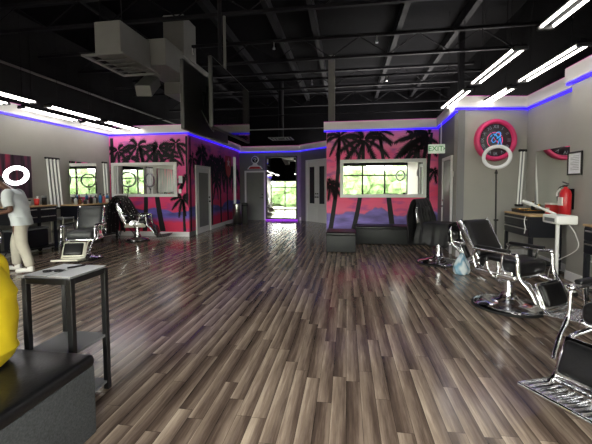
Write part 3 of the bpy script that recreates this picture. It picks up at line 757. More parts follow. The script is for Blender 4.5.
barber_chair('chrome and black barber chair closest to the viewer with its ribbed foot plate out front', (2.13, 2.79, 0), PI+.535, 25, fext=.11)
barber_chair('black barber chair buried under a dark cape beside the long bench', (1.77, 6.99, 0), -.55, 8, foot=True, base_r=.40, head=False)
barber_chair('grey leather barber chair with cream frame in front of the bottle station', (-5.41, 6.45, 0), -1.27, 12, 'leather_grey', 'chrome', skirt='chrome', base_r=.30, footm='cream', head=False)
barber_chair('barber chair with its back hidden by a flecked cape before the dark palm mural', (-5.82, 8.9, 0), .32, 20, 'leather', 'chrome', skirt='cream', base_r=.30, footm='black')
barber_chair('barber chair the man in the white shirt is leaning over', (-6.40, 5.05, 0), -1.0, 15, 'leather', 'chrome', base_r=.36)

# cloths
def drape(name, label, cat, path, width, axis, mtl, seed, folds=.02, nf=5, loc=(0, 0, 0), rz=0, flare=.0, group=None, th=.006, fleck=None):
    """a cloth laid along path (local x,z) and wide across local y, rippled where it hangs"""
    pts = smooth_path([(p[0], 0, p[1]) for p in path], 8); n = len(pts); ny = 28; rnd = random.Random(seed)
    ph = [rnd.uniform(0, 6.28) for _ in range(4)]
    top = max(p.z for p in pts); vs = []
    for i, p in enumerate(pts):
        d = pts[min(i+1, n-1)]-pts[max(i-1, 0)]; nn = Vector((-d.z, 0, d.x)).normalized()
        hang = min(1, (top-p.z)/.35)
        for j in range(ny+1):
            u = j/ny-.5; w = width*(1+flare*hang)
            f = folds*hang*(math.sin(u*nf*6.28+ph[0])+.5*math.sin(u*nf*11+ph[1]+i*.1))
            edge = .03*hang*math.sin(u*17+ph[2])
            q = p+nn*f; vs.append((q.x+.012*math.sin(i*.5+ph[3]+u*5)*hang, u*w, q.z+edge*(1 if i in (0, n-1) else 0)))
    m2 = ny+1; fs = [[i*m2+j, i*m2+j+1, (i+1)*m2+j+1, (i+1)*m2+j] for i in range(n-1) for j in range(ny)]
    mb = MB().add(vs, fs, 0, True)
    if fleck:
        for k in range(fleck):
            i = rnd.randrange(2, n-2); j = rnd.randrange(1, ny-1); a = Vector(vs[i*m2+j]); b = Vector(vs[i*m2+j+1]); c = Vector(vs[(i+1)*m2+j])
            nn = (b-a).cross(c-a).normalized(); r = rnd.uniform(.006, .016)
            for s in (1,):
                for sg in (-1, 1):
                    e1 = (b-a).normalized()*r; e2 = (c-a).normalized()*r; o_ = a+nn*.008*sg
                    mb.add([o_-e1, o_-e2, o_+e1, o_+e2], [[0, 1, 2, 3]], 1)
    o = mb.build(name, [mtl]+(['label'] if fleck else []))
    md = o.modifiers.new('thick', 'SOLIDIFY'); md.thickness = th; md.offset = 0
    o.location = loc; o.rotation_euler = (0, 0, rz)
    tag(o, label, cat, group); return o
drape('cape', 'long black cape hung over the back of the chair by the bench', 'cape', [(-.12, .52), (-.20, .8), (-.28, 1.12), (-.36, 1.24), (-.45, 1.1), (-.47, .8), (-.46, .36)], .72, 'y', 'cape', 4, .022, 4, (1.77, 6.99, 0), -.55, .25)
drape('cape', 'black cape spread over the arms of the chair by the bench', 'cape', [(-.46, .40), (-.43, .62), (-.36, .785), (-.2, .795), (0, .80), (.18, .79), (.30, .77), (.37, .62), (.38, .40)], .56, 'y', 'cape', 5, .014, 3, (1.77, 6.99, 0), -.55+PI/2, .12)
drape('cape', 'black cape flecked with white thrown over the chair by the dark mural', 'cape', [(.02, .64), (-.16, .8), (-.26, 1.02), (-.40, 1.27), (-.55, 1.12), (-.62, .8), (-.66, .26)], .74, 'y', 'cape', 6, .03, 4, (-5.82, 8.9, 0), .32, .35, fleck=90)
mt = bpy.data.materials.new('striped_towel'); mt.use_nodes = True
nt = mt.node_tree; bs = nt.nodes['Principled BSDF']; bs.inputs['Roughness'].default_value = .9
tc = nt.nodes.new('ShaderNodeTexCoord'); wv = nt.nodes.new('ShaderNodeTexWave'); wv.bands_direction = 'Y'; wv.inputs['Scale'].default_value = 4.5; wv.inputs['Distortion'].default_value = 1.5
cr = nt.nodes.new('ShaderNodeValToRGB'); cr.color_ramp.elements[0].color = (*srgb((120, 168, 196)), 1); cr.color_ramp.elements[1].color = (*srgb((226, 236, 240)), 1)
nt.links.new(tc.outputs['Object'], wv.inputs['Vector']); nt.links.new(wv.outputs['Fac'], cr.inputs[0]); nt.links.new(cr.outputs[0], bs.inputs['Base Color'])
M['towel'] = mt
# towel heaped on the floor behind the reclined chair
def heap(name, label, cat, loc, r, h, mtl, seed):
    rnd = random.Random(seed); bm = bmesh.new(); bmesh.ops.create_uvsphere(bm, u_segments=40, v_segments=20, radius=1)
    for v in bm.verts:
        a = math.atan2(v.co.y, v.co.x); k = 1+.10*math.sin(5*a+seed)+.07*math.sin(9*a+2*v.co.z*4)
        z = v.co.z
        v.co.x *= r[0]*k*(1.0-.45*max(0, z)); v.co.y *= r[1]*k*(1.0-.45*max(0, z)); v.co.z = max(0, (z+.55)/1.55)*h*(1+.12*math.sin(4*a+1))
    o = MB().from_bm(bm, 0, True).build(name, mtl); o.location = loc
    return tag(o, label, cat)
heap('towel', 'blue and white striped towel crumpled on the floor behind the reclined chair', 'towel', (1.93, 6.15, 0), (.13, .11), .32, 'towel', 2)

# ------------------------------------------------------------------ seats: ottoman, long bench, near bench
def upholstered(name, label, cat, x0, x1, y0, y1, h, side, top, th=.09, back=None, lip=.012):
    t = thing(name, label, cat, ((x0+x1)/2, (y0+y1)/2, 0))
    w, d = x1-x0, y1-y0
    MB().box((0, 0, (h-th)/2+.012), (w, d, h-th-.024+.02), .012, 2).build('body', side, t)
    cushion(MB(), (w+lip, d+lip, th), 0, Matrix.Translation((0, 0, h-th/2)), .012, .03).build('seat', top, t)
    if back: MB().b2(-w/2, w/2, d/2-.1, d/2, h, back, .02, 2).build('backrest', top, t)
    mb = MB()
    for sx in (-1, 1):
        for sy in (-1, 1): mb.cyl((sx*(w/2-.08), sy*(d/2-.08), 0), (sx*(w/2-.08), sy*(d/2-.08), .03), .03, seg=12)
    mb.build('foot', 'rubber', t)
    return t
upholstered('ottoman', 'square charcoal ottoman at the end of the long bench', 'ottoman', -.46, .20, 7.75, 8.45, .46, 'bench_dark', 'leather', .08)
upholstered('waiting_bench', 'long charcoal bench under the pink palm mural', 'bench', .24, 2.12, 8.95, 9.56, .47, 'bench_dark', 'leather', .08)
upholstered('waiting_bench', 'bench with black leather seat and grey felt sides that the person in yellow sits on', 'bench', -2.75, -1.50, .35, 1.83, .50, 'felt', 'leather', .075)

# ------------------------------------------------------------------ side table with papers
t = thing('side_table', 'narrow black metal table with shelves holding the papers', 'table', (-1.93, 2.12, 0), .0)
w, d, h = .365, .35, .908
mb = MB(); q = .037
for sx, sy in ((-1, -1), (1, -1), (1, 1), (-1, 1)):
    MB().box((sx*(w/2-q/2), sy*(d/2-q/2), h/2), (q, q, h), .003).build('leg', 'black', t)
mb = MB()
for sy in (-1, 1): mb.box((0, sy*(d/2-q/2), h-q/2), (w-2*q, q, q), .003)
for sx in (-1, 1): mb.box((sx*(w/2-q/2), 0, h-q/2), (q, d-2*q, q), .003)
mb.build('frame', 'black', t)
MB().b2(-w/2+.01, w/2-.01, -d/2+.01, d/2-.01, h, h+.014, .003).build('table_top', 'grey_plastic', t)
MB().b2(-w/2+q*.3, w/2-q*.3, -d/2+q*.3, d/2-q*.3, .40, .418).build('shelf', 'grey_plastic', t)
MB().b2(-w/2+q*.3, w/2-q*.3, -d/2+q*.3, d/2-q*.3, .05, .068).build('shelf', 'grey_plastic', t)
hz = h+.014
def sheet(label, x, y, rz, z, s=(.172, .335), m_='paper'):
    o = MB().b2(-s[0]/2, s[0]/2, -s[1]/2, s[1]/2, 0, .0015).build('paper_sheet', m_)
    o.location = (x, y, z); o.rotation_euler = (0, 0, rz); return tag(o, label, 'paper', 'papers on the black table')
sheet('white paper sheet lying under the pen on the black table', -1.84, 2.12, .0, hz+.0005)
sheet('white paper sheet at the table end by the person in yellow', -2.02, 2.12, .0, hz+.0022)
t = thing('sunglasses', 'dark folded glasses lying on the papers', 'glasses', (-1.97, 2.05, hz+.004), .35)
mb = MB()
for s in (-1, 1):
    mb.lathe([(.0, .010), (.027, .010), (.027, .004), (0, .004)], (s*.034, 0, 0), 16)
mb.build('lens', 'dark_glass', t)
MB().tube(smooth_path([(-.064, 0, .012), (-.03, .012, .014), (0, .004, .014), (.03, .012, .014), (.064, 0, .012)]), .003, 6).tube([(-.064, 0, .010), (-.05, .03, .004), (.06, .035, .004)], .0028, 6).tube([(.064, 0, .010), (.06, .022, .008), (-.05, .026, .008)], .0028, 6).build('rim', 'black', t)
t = thing('pen', 'black pen lying across the white papers', 'pen', (-1.92, 2.20, hz+.0105), 1.1)
MB().cyl((-.06, 0, 0), (.05, 0, 0), .006, seg=10).cyl((.05, 0, 0), (.07, 0, 0), .005, .0012, seg=10).build('barrel', 'black', t)
MB().box((-.045, 0, .0075), (.04, .003, .002)).build('clip', 'chrome', t)

RB, RT, TB, TT, CX, SB = (2.66, 6.64, 0), (2.62, 6.58, 2.0), (3.54, 7.76, 1.1), (3.60, 7.79, 2.2), 3.03, (2.90, 5.25, 0)
# ------------------------------------------------------------------ clock, ring lights, tube lamps
wd = Vector((3.73-2.27, 7.88-7.63, 0)).normalized(); wr = math.atan2(wd.y, wd.x)
t = thing('wall_clock', 'big round wall clock with pink rim and dark dial', 'clock', Vector((CX, 7.63+(CX-2.27)*wd.y/wd.x, 2.43))-Vector((-wd.y, wd.x, 0))*.002, rot=(0, 0, wr))
XC = Matrix.Rotation(PI/2, 4, 'X')       # lathe z -> -y (towards the room)
MB().lathe([(.43, 0), (.43, .075), (.42, .10), (.39, .115), (.36, .11), (.345, .085), (.335, .05)], seg=64, mx=XC).build('rim', 'pink', t)
f = MB().lathe([(0, .05), (.345, .05), (.345, .03), (0, .03)], seg=64, mx=XC).build('dial', 'dial', t)
mb = MB()
for i, nme in enumerate(('XII', 'I', 'II', 'III', 'IIII', 'V', 'VI', 'VII', 'VIII', 'IX', 'X', 'XI')):
    an = -2*PI*i/12
    Xn = XC @ Matrix.Translation((.275*math.sin(-an), .275*math.cos(an), .053)) @ Matrix.Rotation(an, 4, 'Z')
    MB().text(nme, .10, Xn, 0, .001).build('numeral', 'dial_mark', f)
pass
def P3(pts, z=.058): return [(x, -z, y) for x, y in pts]
lg = MB().tube([(.16*math.cos(a*PI/24)-.02, -.056, .16*math.sin(a*PI/24)) for a in range(48)], .006, 8, True)
lg.tube(P3([(p.x, p.y) for p in smooth_path([(-.10, -.02, 0), (-.05, .05, 0), (.0, .0, 0), (.05, -.05, 0)])]), .009, 8)
lg.build('pink_logo', 'neon_pink', f)
lb = MB().tube(P3([(p.x, p.y) for p in smooth_path([(.02, -.16, 0), (.07, .02, 0), (.09, .14, 0), (.03, .16, 0), (-.04, .08, 0), (-.09, .0, 0), (-.05, -.05, 0), (.02, .02, 0), (.08, .08, 0), (.10, -.04, 0), (.13, -.15, 0), (.17, -.12, 0)], 8)], .066), .010, 8)
lb.tube(P3([(p.x, p.y) for p in smooth_path([(-.12, .06, 0), (-.07, .12, 0), (.0, .10, 0), (.04, .02, 0)])], .066), .009, 8)
lb.build('blue_logo', 'neon_blue', f)
MB().box((-.05, -.075, .07), (.016, .004, .20), rot=(0, -.6, 0)).box((.06, -.078, .04), (.014, .004, .16), rot=(0, 1.0, 0)).cyl((0, -.05, 0), (0, -.085, 0), .014).build('hand', 'black', t)

def ring_light(label, base, top, R, normal, mtl, legs=True, tube_r=.028, wide=.035, group='ring lights on stands'):
    t = thing('ring_light', label, 'ring light', base, 0, group)
    c = Vector(top)-Vector(base); n = Vector(normal).normalized()
    a = Vector((0, 0, 1)).cross(n).normalized(); b = n.cross(a)
    N = 48
    vs = []; 
    prof = [(-wide, -.012), (-wide, .010), (-wide*.6, .018), (wide*.6, .018), (wide, .010), (wide, -.012)]
    for i in range(N):
        an = 2*PI*i/N; e = a*math.cos(an)+b*math.sin(an)
        for r_, z_ in prof: vs.append(c+e*(R+r_)+n*z_)
    k = len(prof)
    MB().add(vs, [[i*k+j, ((i+1) % N)*k+j, ((i+1) % N)*k+(j+1) % k, i*k+(j+1) % k] for i in range(N) for j in range(k-1)], 0, True).build('diffuser', mtl, t)
    vs = [c+(a*math.cos(2*PI*i/N)+b*math.sin(2*PI*i/N))*(R+r_)+n*z_ for i in range(N) for r_, z_ in ((-wide, -.012), (-wide*.8, -.03), (wide*.8, -.03), (wide, -.012))]
    MB().add(vs, [[i*4+j, ((i+1) % N)*4+j, ((i+1) % N)*4+j+1, i*4+j+1] for i in range(N) for j in range(3)], 0, True).build('housing', 'white', t)
    low = c-b*(R+wide)
    st = MB().cyl((0, 0, .25), (low.x, low.y, low.z-.10), .013, seg=10).cyl((0, 0, .2), (low.x*.4, low.y*.4, .2+(low.z-.3)*.45), .018, seg=10)
    st.tube([(low.x, low.y, low.z-.12), low-n*.02], .014, 8)
    st.build('pole', 'plastic_blk', t)
    MB().box((low.x, low.y, low.z-.06), (.04, .04, .05), .006).cyl((low.x*.45-.03, low.y*.45, .2+(low.z-.3)*.46), (low.x*.45+.04, low.y*.45, .2+(low.z-.3)*.46), .016, seg=10).build('clamp', 'plastic_blk', t)
    for i in range(3):
        an = .5+2*PI*i/3; MB().tube([(0, 0, .55), (.15*math.cos(an), .15*math.sin(an), .28), (.34*math.cos(an), .34*math.sin(an), .012)], .010, 8).build('leg', 'plastic_blk', t)
    return t
ring_light('unlit white ring light on a black stand below the pink clock', RB, RT, .205, (-.45, -1, .42), 'ring_off', wide=.03)
ring_light('glowing white ring light beside the head of the man', (-6.34, 5.74, 0), (-6.03, 5.56, 1.725), .16, (.55, -.95, .5), 'ring_lit', wide=.034)
ring_light('unlit ring light standing before the mirror on the dark palm mural', (-6.40, 9.15, 0), (-6.25, 9.17, 1.72), .21, (.3, -1, .05), 'grey_plastic', wide=.022)
ring_light('unlit ring light further down by the shop front, seen only in the mirrors', (2.9, .9, 0), (2.7, 1.0, 2.02), .25, (-.6, .6, .1), 'ring_off')

def tube_lamp(label, base, top, n, out, along, gap=.085, lit='tube_off', tr=.022):
    t = thing('tube_wall_lamp', label, 'wall lamp', base, 0, 'upright tube lamps between station mirrors')
    v = Vector(top)-Vector(base); al = Vector(along).normalized(); o_ = Vector(out).normalized()
    for i in range(n):
        k = (i-(n-1)/2)*gap
        p = MB().cyl(al*k, al*k+v, tr, seg=14).build('tube', lit, t)
    L = gap*(n-1)+.09
    for nm, p in (('top_bar', v), ('bottom_bar', Vector((0, 0, 0)))):
        mb = MB(); q = p+v.normalized()*(.015 if nm == 'top_bar' else -.015)
        pts = [q-al*L/2, q+al*L/2]; mb.tube(pts, .026, 8)
        mb.build(nm, 'plastic_blk', t)
    mb = MB()
    for i in range(n-1): mb.tube([al*((i-(n-2)/2)*gap)-o_*.02, al*((i-(n-2)/2)*gap)+v-o_*.02], .012, 6)
    mb.build('reflector_strip', 'grey_plastic', t)
    return t
tube_lamp('four frosted upright tubes leaning on the wall between the man and the bottle mirror', (-7.17, 7.66, 1.0), (-7.20, 7.60, 2.2), 4, (1, 0, 0), (0, 1, 0), .105)
tube_lamp('frosted upright tubes in the corner by the dark palm mural', (-7.19, 9.50, 1.12), (-7.2, 9.46, 2.22), 2, (1, 0, 0), (0, 1, 0), .11)
tube_lamp('pair of frosted upright tubes in the corner beside the pink clock', TB, TT, 2, (0, -1, 0), (1, .16, 0), .062, tr=.016)
tag(MB().b2(-4.735, -4.69, 14.05, 14.10, .2, 2.75, .01).b2(-4.735, -4.69, 14.22, 14.27, .2, 2.75, .01).build('tube_wall_lamp', 'tube_off'), 'pair of tall pale strips at the far end of the mural office wall', 'wall lamp')

# ------------------------------------------------------------------ work stations
def station(label, x0, x1, y0, y1, h, face, near_side_drawers=True, split=.5, casters=True, col='navy_black', low=.46):
    """black metal work bench; face=+1 opens towards +X, -1 towards -X"""
    t = thing('work_station', label, 'work station', ((x0+x1)/2, (y0+y1)/2, 0))
    w, d = x1-x0, y1-y0
    MB().b2(-w/2-.015, w/2+.015, -d/2-.015, d/2+.015, h-.03, h, .006, 2).build('worktop', 'wood', t)
    MB().b2(-w/2, w/2, -d/2, d/2, h-.38, h-.03, .006).build('body', col, t)
    xf = face*w/2
    def front(y0_, y1_, z0_, z1_, nm, m_=col):
        return MB().b2(xf, xf+face*.014, y0_, y1_, z0_, z1_, .004).build(nm, m_, t)
    ys = -d/2 if face > 0 else d/2
    for i in range(2):
        z1_ = h-.045-.165*i; ya, yb = -d/2+.015, d/2-.015
        if face > 0: parts = [(ya, ya+(yb-ya)*.52), (ya+(yb-ya)*.54, yb)]
        else: parts = [(ya, yb)]
        for (p, q_) in parts:
            dr = front(p, q_, z1_-.155, z1_, 'drawer')
            MB().b2(xf+face*.014, xf+face*.03, p+.04, q_-.04, z1_-.05, z1_-.03, .004).build('drawer_handle', 'brushed', dr)
    for sx in (-1, 1):
        for sy in (-1, 1):
            MB().b2(sx*w/2-sx*.05, sx*w/2, sy*d/2-sy*.05, sy*d/2, .09 if casters else 0, h-.38).build('leg', col, t)
            if casters: MB().cyl((sx*(w/2-.025)-.015, sy*(d/2-.03), .045), (sx*(w/2-.025)+.015, sy*(d/2-.03), .045), .045, seg=16).build('caster', 'rubber', t)
    MB().b2(-w/2+.02, w/2-.02, -d/2+.02, d/2-.02, .14, .165).build('lower_shelf', col, t)
    return t
station('black work station with pale wood top behind the man', -7.2, -6.72, 6.12, 7.16, 1.10, 1)
station('black work station crowded with bottles below its wall mirror', -7.2, -6.66, 7.78, 9.24, 1.06, 1)
station('black work station with drawers and wood top carrying the clipper tray', 3.03, 3.52, 6.25, 7.18, 1.0, -1)
station('black work station past the pillar with wood top and silver drawer pulls', 3.02, 3.60, 3.5, 4.9, 1.0, -1)
# box under the man's station and small trolley between stations
t = thing('storage_bin', 'dark plastic storage bin on the low shelf behind the man', 'bin', (-6.98, 6.62, .165))
MB().b2(-.18, .18, -.38, .38, 0, .40, .03, 2).build('body', 'navy_black', t); MB().b2(-.19, .19, -.39, .39, .40, .44, .01).build('lid', 'grey_plastic', t)
t = thing('storage_bin', 'dark plastic storage bin on the low shelf under the bottles', 'bin', (-6.95, 8.75, .165))
MB().b2(-.2, .2, -.36, .36, 0, .38, .03, 2).build('body', 'black', t); MB().b2(-.21, .21, -.37, .37, .38, .42, .01).build('lid', 'grey_plastic', t)
t = thing('rolling_cart', 'small pale rolling cart standing between the two wall stations', 'cart', (-6.85, 7.46, 0))
for z in (.12, .42, .72): MB().b2(-.17, .17, -.17, .17, z, z+.05, .008).build('tray', 'brushed' if z < .7 else 'grey_plastic', t)
for sx in (-1, 1):
    for sy in (-1, 1): MB().cyl((sx*.16, sy*.16, .05), (sx*.16, sy*.16, .78), .011, seg=8).build('leg', 'cream', t); MB().ell((sx*.16, sy*.16, .028), (.022, .016, .028)).build('caster', 'rubber', t)

def bottle(label, x, y, z, h, r, m_, kind='bottle', cap='black', group=None):
    t = thing(kind, label, kind.replace('_', ' '), (x, y, z), 0, group)
    if kind == 'bottle':
        MB().lathe([(0, 0), (r, 0), (r, h*.6), (r*.85, h*.72), (r*.35, h*.8), (r*.35, h*.86), (0, h*.86)], seg=18).build('body', m_, t)
        MB().cyl((0, 0, h*.84), (0, 0, h), r*.42, seg=14).box((r*.4, 0, h*.97), (r*.9, r*.4, h*.05), .003).build('nozzle', cap, t)
    elif kind == 'jar':
        MB().lathe([(0, 0), (r, 0), (r, h*.78), (r*.9, h*.8), (0, h*.8)], seg=20).build('body', m_, t)
        MB().cyl((0, 0, h*.8), (0, 0, h), r*.98, seg=20).build('lid', cap, t)
    else:
        MB().lathe([(0, .01), (r*.8, 0), (r, h), (r*.92, h), (r*.74, .02), (0, .02)], seg=24).build('body', m_, t)
    return t
B = 1.10; g = 'bottles and jars behind the man'
bottle('red plastic cup on the station behind the man', -6.88, 6.80, B, .15, .055, 'red_plastic', 'cup')
bottle('white bottle standing behind the red cup', -7.02, 6.96, B, .20, .04, 'white', 'bottle', 'white')
bottle('black jar with grey lid next to the red cup', -6.92, 7.04, B, .21, .05, 'plastic_blk', 'jar', 'grey_plastic')
bottle('clear jar with black lid between the man and the red cup', -6.9, 6.62, B, .13, .045, 'clear', 'jar', 'black')
bottle('clear bottle half hidden by the shoulder of the man', -6.95, 6.46, B, .19, .04, 'clear', 'bottle', 'black')
bottle('dark bottle at the wall between the clear jar and the red cup', -7.05, 6.70, B, .17, .035, 'amber', 'bottle', 'black')
B = 1.06; rnd = random.Random(11)
spec = [('clear', 'clear spray bottle at the man end of the crowded station', 7.90, .2, 'bottle'), ('amber', 'amber bottle second in the crowded row below the mirror', 8.02, .17, 'bottle'),
 ('plastic_blk', 'short black jar standing third in the crowded row', 8.14, .12, 'jar'), ('clear', 'clear squat jar in the middle of the crowded station', 8.28, .13, 'jar'),
 ('plastic_blk', 'tall black bottle in the middle of the crowded station', 8.42, .22, 'bottle'), ('clear', 'clear bottle beside the tall black one', 8.54, .19, 'bottle'), ('plastic_blk', 'slim black spray bottle before the blue one', 8.66, .22, 'bottle'),
 ('bluebottle', 'blue bottle standing beside the pink one', 8.78, .27, 'bottle'), ('pinkbottle', 'pink bottle between the two blue ones', 8.90, .24, 'bottle'), ('white', 'white jar next to the pink bottle', 9.00, .14, 'jar'), ('bluebottle', 'blue spray bottle at the mural end of the station', 9.14, .26, 'bottle')]
for m_, lab, y, h_, kd in spec:
    bottle(lab, -6.86+rnd.uniform(-.06, .08), y, B, h_, .042, m_, kd, 'black' if m_ != 'plastic_blk' else 'grey_plastic')

# clipper tray and things on the clock side station
Z = 1.0
t = thing('clipper_tray', 'gold rimmed tray of tools on the drawer station', 'tray', (3.30, 6.85, Z), 0)
MB().b2(-.19, .19, -.24, .24, 0, .012).b2(-.19, .19, -.24, -.23, .012, .05).b2(-.19, .19, .23, .24, .012, .05).b2(-.19, -.18, -.23, .23, .012, .05).b2(.18, .19, -.23, .23, .012, .05).build('tray_body', 'black', t)
MB().tube([(-.19, -.24, .055), (.19, -.24, .055), (.19, .24, .055), (-.19, .24, .055)], .009, 8, True).build('rim', 'gold', t)
def clipper(label, x, y, rz, m_):
    t = thing('hair_clipper', label, 'hair clipper', (x, y, Z+.013), rz, 'clippers in the gold rimmed tray')
    MB().box((0, 0, .024), (.15, .045, .042), .016, 3).build('body', m_, t); MB().box((.088, 0, .028), (.035, .042, .018), .004).build('blade', 'chrome', t)
clipper('gold clipper at the clock end of the tray', 3.26, 7.03, 2.6, 'gold'); clipper('black clipper in the middle of the tray', 3.24, 6.87, 2.9, 'plastic_blk'); clipper('chrome clipper at the near end of the tray', 3.27, 6.71, 2.5, 'chrome')
bottle('gold topped spray bottle at the back of the tray', 3.41, 6.95, Z+.013, .19, .03, 'plastic_blk', 'bottle', 'gold')
bottle('small chrome can at the back of the tray', 3.41, 6.75, Z+.013, .14, .03, 'brushed', 'jar', 'gold')
t = thing('disposal_box', 'red box with a white label beside the extinguisher', 'box', (3.44, 6.34, Z))
MB().b2(-.10, .10, -.09, .09, 0, .17, .012, 2).build('body', 'red_plastic', t); MB().b2(-.105, .105, -.095, .095, .17, .20, .01, 2).build('lid', 'label', t); MB().b2(-.104, -.1005, -.05, .05, .04, .12).build('label_patch', 'label', t)
tag(MB().tube(smooth_path([(2.992, 6.32, .97), (2.985, 6.34, .88), (2.983, 6.30, .78), (2.985, 6.33, .68)]), .008, 6).build('white_cord', 'white'), 'white cord hanging down the front of the drawer station', 'cord')
# extinguisher on the pillar
t = thing('fire_extinguisher', 'red fire extinguisher hung on the grey pillar', 'fire extinguisher', (3.365, 5.92, 1.02))
MB().lathe([(0, 0), (.07, .0), (.078, .02), (.078, .34), (.06, .40), (.026, .43), (.026, .45), (0, .45)], seg=28).build('cylinder', 'red', t)
MB().b2(-.0795, -.02, -.05, .05, .16, .29).build('label_patch', 'label', t)
MB().cyl((0, 0, .44), (0, 0, .48), .024, seg=14).box((-.02, -.03, .51), (.03, .14, .014), .004, rot=(.25, 0, 0)).box((-.02, -.03, .475), (.03, .12, .012), .004).build('valve_handle', 'black', t)
MB().tube(smooth_path([(0, .03, .46), (-.02, .11, .44), (-.04, .13, .34), (-.04, .12, .22)]), .011, 8).build('hose', 'black', t)
MB().tube(smooth_path([(-.03, .08, .42), (-.05, .12, .36), (-.05, .13, .30)]), .013, 8).build('nozzle_tie', 'white', t)
MB().b2(.07, .104, -.04, .04, .1, .42, .004).build('bracket', 'steel_black', t)
t = thing('framed_notice', 'small black framed notice on the grey pillar above the extinguisher', 'picture frame', (3.466, 5.88, 1.83), 0)
MB().b2(-.02, 0, -.17, .17, .155, .18, .003).b2(-.02, 0, -.17, .17, -.18, -.155, .003).b2(-.02, 0, -.17, -.145, -.155, .155, .003).b2(-.02, 0, .145, .17, -.155, .155, .003).build('frame', 'black', t)
pg = MB().b2(-.012, -.004, -.146, .146, -.156, .156).build('notice_paper', 'paper', t)
mb = MB()
for i in range(9): mb.b2(-.0128, -.012, -.10, (.10 if i % 3 else .04), .11-.026*i, .115-.026*i)
mb.build('printed_line', 'grey_plastic', pg)

# white steamer stand between the stations
t = thing('facial_steamer', 'white steamer on a wheeled pole with its arm reaching over the drawer station', 'steamer', SB)
MB().b2(-.13, .13, -.22, .14, .97, 1.09, .02, 2).build('head_box', 'white', t)
st = MB().cyl((0, 0, .1), (0, 0, .97), .024, seg=16).cyl((0, 0, .5), (0, 0, .54), .03, seg=16).build('pole', 'white', t)
MB().tube(smooth_path([(.0, .06, 1.09), (-.05, .22, 1.14), (-.12, .42, 1.20)]), .018, 10).build('arm', 'white', t)
MB().box((-.145, .50, 1.225), (.075, .18, .05), .02, 3, rot=(.25, 0, .3)).ell((-.17, .58, 1.245), (.03, .03, .03)).build('nozzle_head', 'white', t)
for i in range(5):
    an = 2*PI*i/5+.3; MB().tube([(0, 0, .11), (.12*math.cos(an), .12*math.sin(an), .085), (.24*math.cos(an), .24*math.sin(an), .06)], .016, 8).build('foot', 'white', t); MB().ell((.24*math.cos(an), .24*math.sin(an), .03), (.03, .022, .03)).build('caster', 'rubber', t)
MB().b2(-.1305, -.128, -.16, .08, 1.0, 1.05).build('control_panel', 'grey_plastic', t)
tag(MB().tube(smooth_path([(SB[0]+.10, SB[1]-.08, .955), (SB[0]+.16, SB[1]-.12, .82), (SB[0]+.19, SB[1]-.10, .62), (SB[0]+.12, SB[1]+.3, .34), (SB[0]+.16, SB[1]+.5, .08), (SB[0]+.22, SB[1]+.6, .02)]), .007, 6).build('power_cord', 'white'), 'white power cord looping down from the steamer to the floor', 'cord')
t = thing('wall_outlet', 'small white wall outlet above the steamer cord', 'outlet', (3.466, 5.45, .45)); MB().b2(-.01, 0, -.04, .04, -.06, .06, .003).build('cover', 'white', t); MB().b2(-.0115, -.01, -.015, .015, -.035, .035).build('socket', 'grey_plastic', t)

# exit sign, switch, small wall things
t = thing('exit_sign', 'white and green exit sign by the return wall door', 'exit sign', (2.13, 8.75, 2.38))
MB().b2(-.19, .19, -.03, .03, -.11, .11, .008).build('sign_case', 'sign_white', t)
MB().text('EXIT', .17, Matrix.Translation((-.025, -.032, 0)) @ Matrix.Rotation(PI/2, 4, 'X'), 0, .002).prism([(.0, -.05), (.04, 0), (0, .05), (.012, 0)], (.145, -.031, 0), (1, 0, 0), (0, 0, 1), (0, -1, 0), .002).build('lettering', 'green_letter', t)
MB().cyl((0.1, 0, .11), (.1, 0, .66), .012, seg=8).build('stem', 'white', t)
t = thing('light_switch', 'white light switch on the return wall by the grey door', 'light switch', (2.283, 7.86, 1.75), -.069); MB().b2(-.012, 0, -.04, .04, -.06, .06, .003).build('cover', 'white', t); MB().b2(-.018, -.012, -.01, .01, -.02, .02).build('toggle', 'white', t)
t = thing('light_switch', 'white light switch on the corner of the dark palm mural', 'light switch', (-4.95, 9.739, 1.37)); MB().b2(-.045, .045, -.01, 0, -.065, .065, .003).build('cover', 'white', t); MB().b2(-.01, .01, -.017, -.01, -.02, .02).build('toggle', 'white', t)
o = MB().b2(-.06, .06, -.004, 0, -.11, .11).build('posted_paper', 'paper'); o.location = (-4.93, 9.746, 1.72); tag(o, 'white paper posted above the switch on the dark palm mural', 'paper')
# waste bins by the office corner
t = thing('waste_bin', 'tall shiny steel waste bin at the end of the office mural', 'bin', (-4.30, 13.15, 0))
MB().lathe([(0, 0), (.17, 0), (.17, .80), (.165, .82), (.12, .82), (.11, .79), (0, .79)], seg=36).build('body', 'brushed', t); MB().lathe([(.172, 0), (.18, 0), (.18, .04), (.172, .045)], seg=36).build('base_ring', 'black', t)
t = thing('waste_bin', 'dark steel waste bin behind the shiny one', 'bin', (-4.20, 13.8, 0))
MB().lathe([(0, 0), (.15, 0), (.15, .80), (.14, .82), (0, .84)], seg=32).build('body', 'duct', t); MB().lathe([(.152, .7), (.158, .7), (.158, .74), (.152, .74)], seg=32).build('band', 'black', t)
t = thing('floor_scale', 'low black thing lying on the floor at the foot of the shiny bin', 'scale', (-4.45, 12.72, 0)); MB().b2(-.15, .15, -.12, .12, .012, .05, .02, 2).build('body', 'black', t); MB().b2(-.13, .13, -.1, .1, 0, .012).build('foot', 'rubber', t)
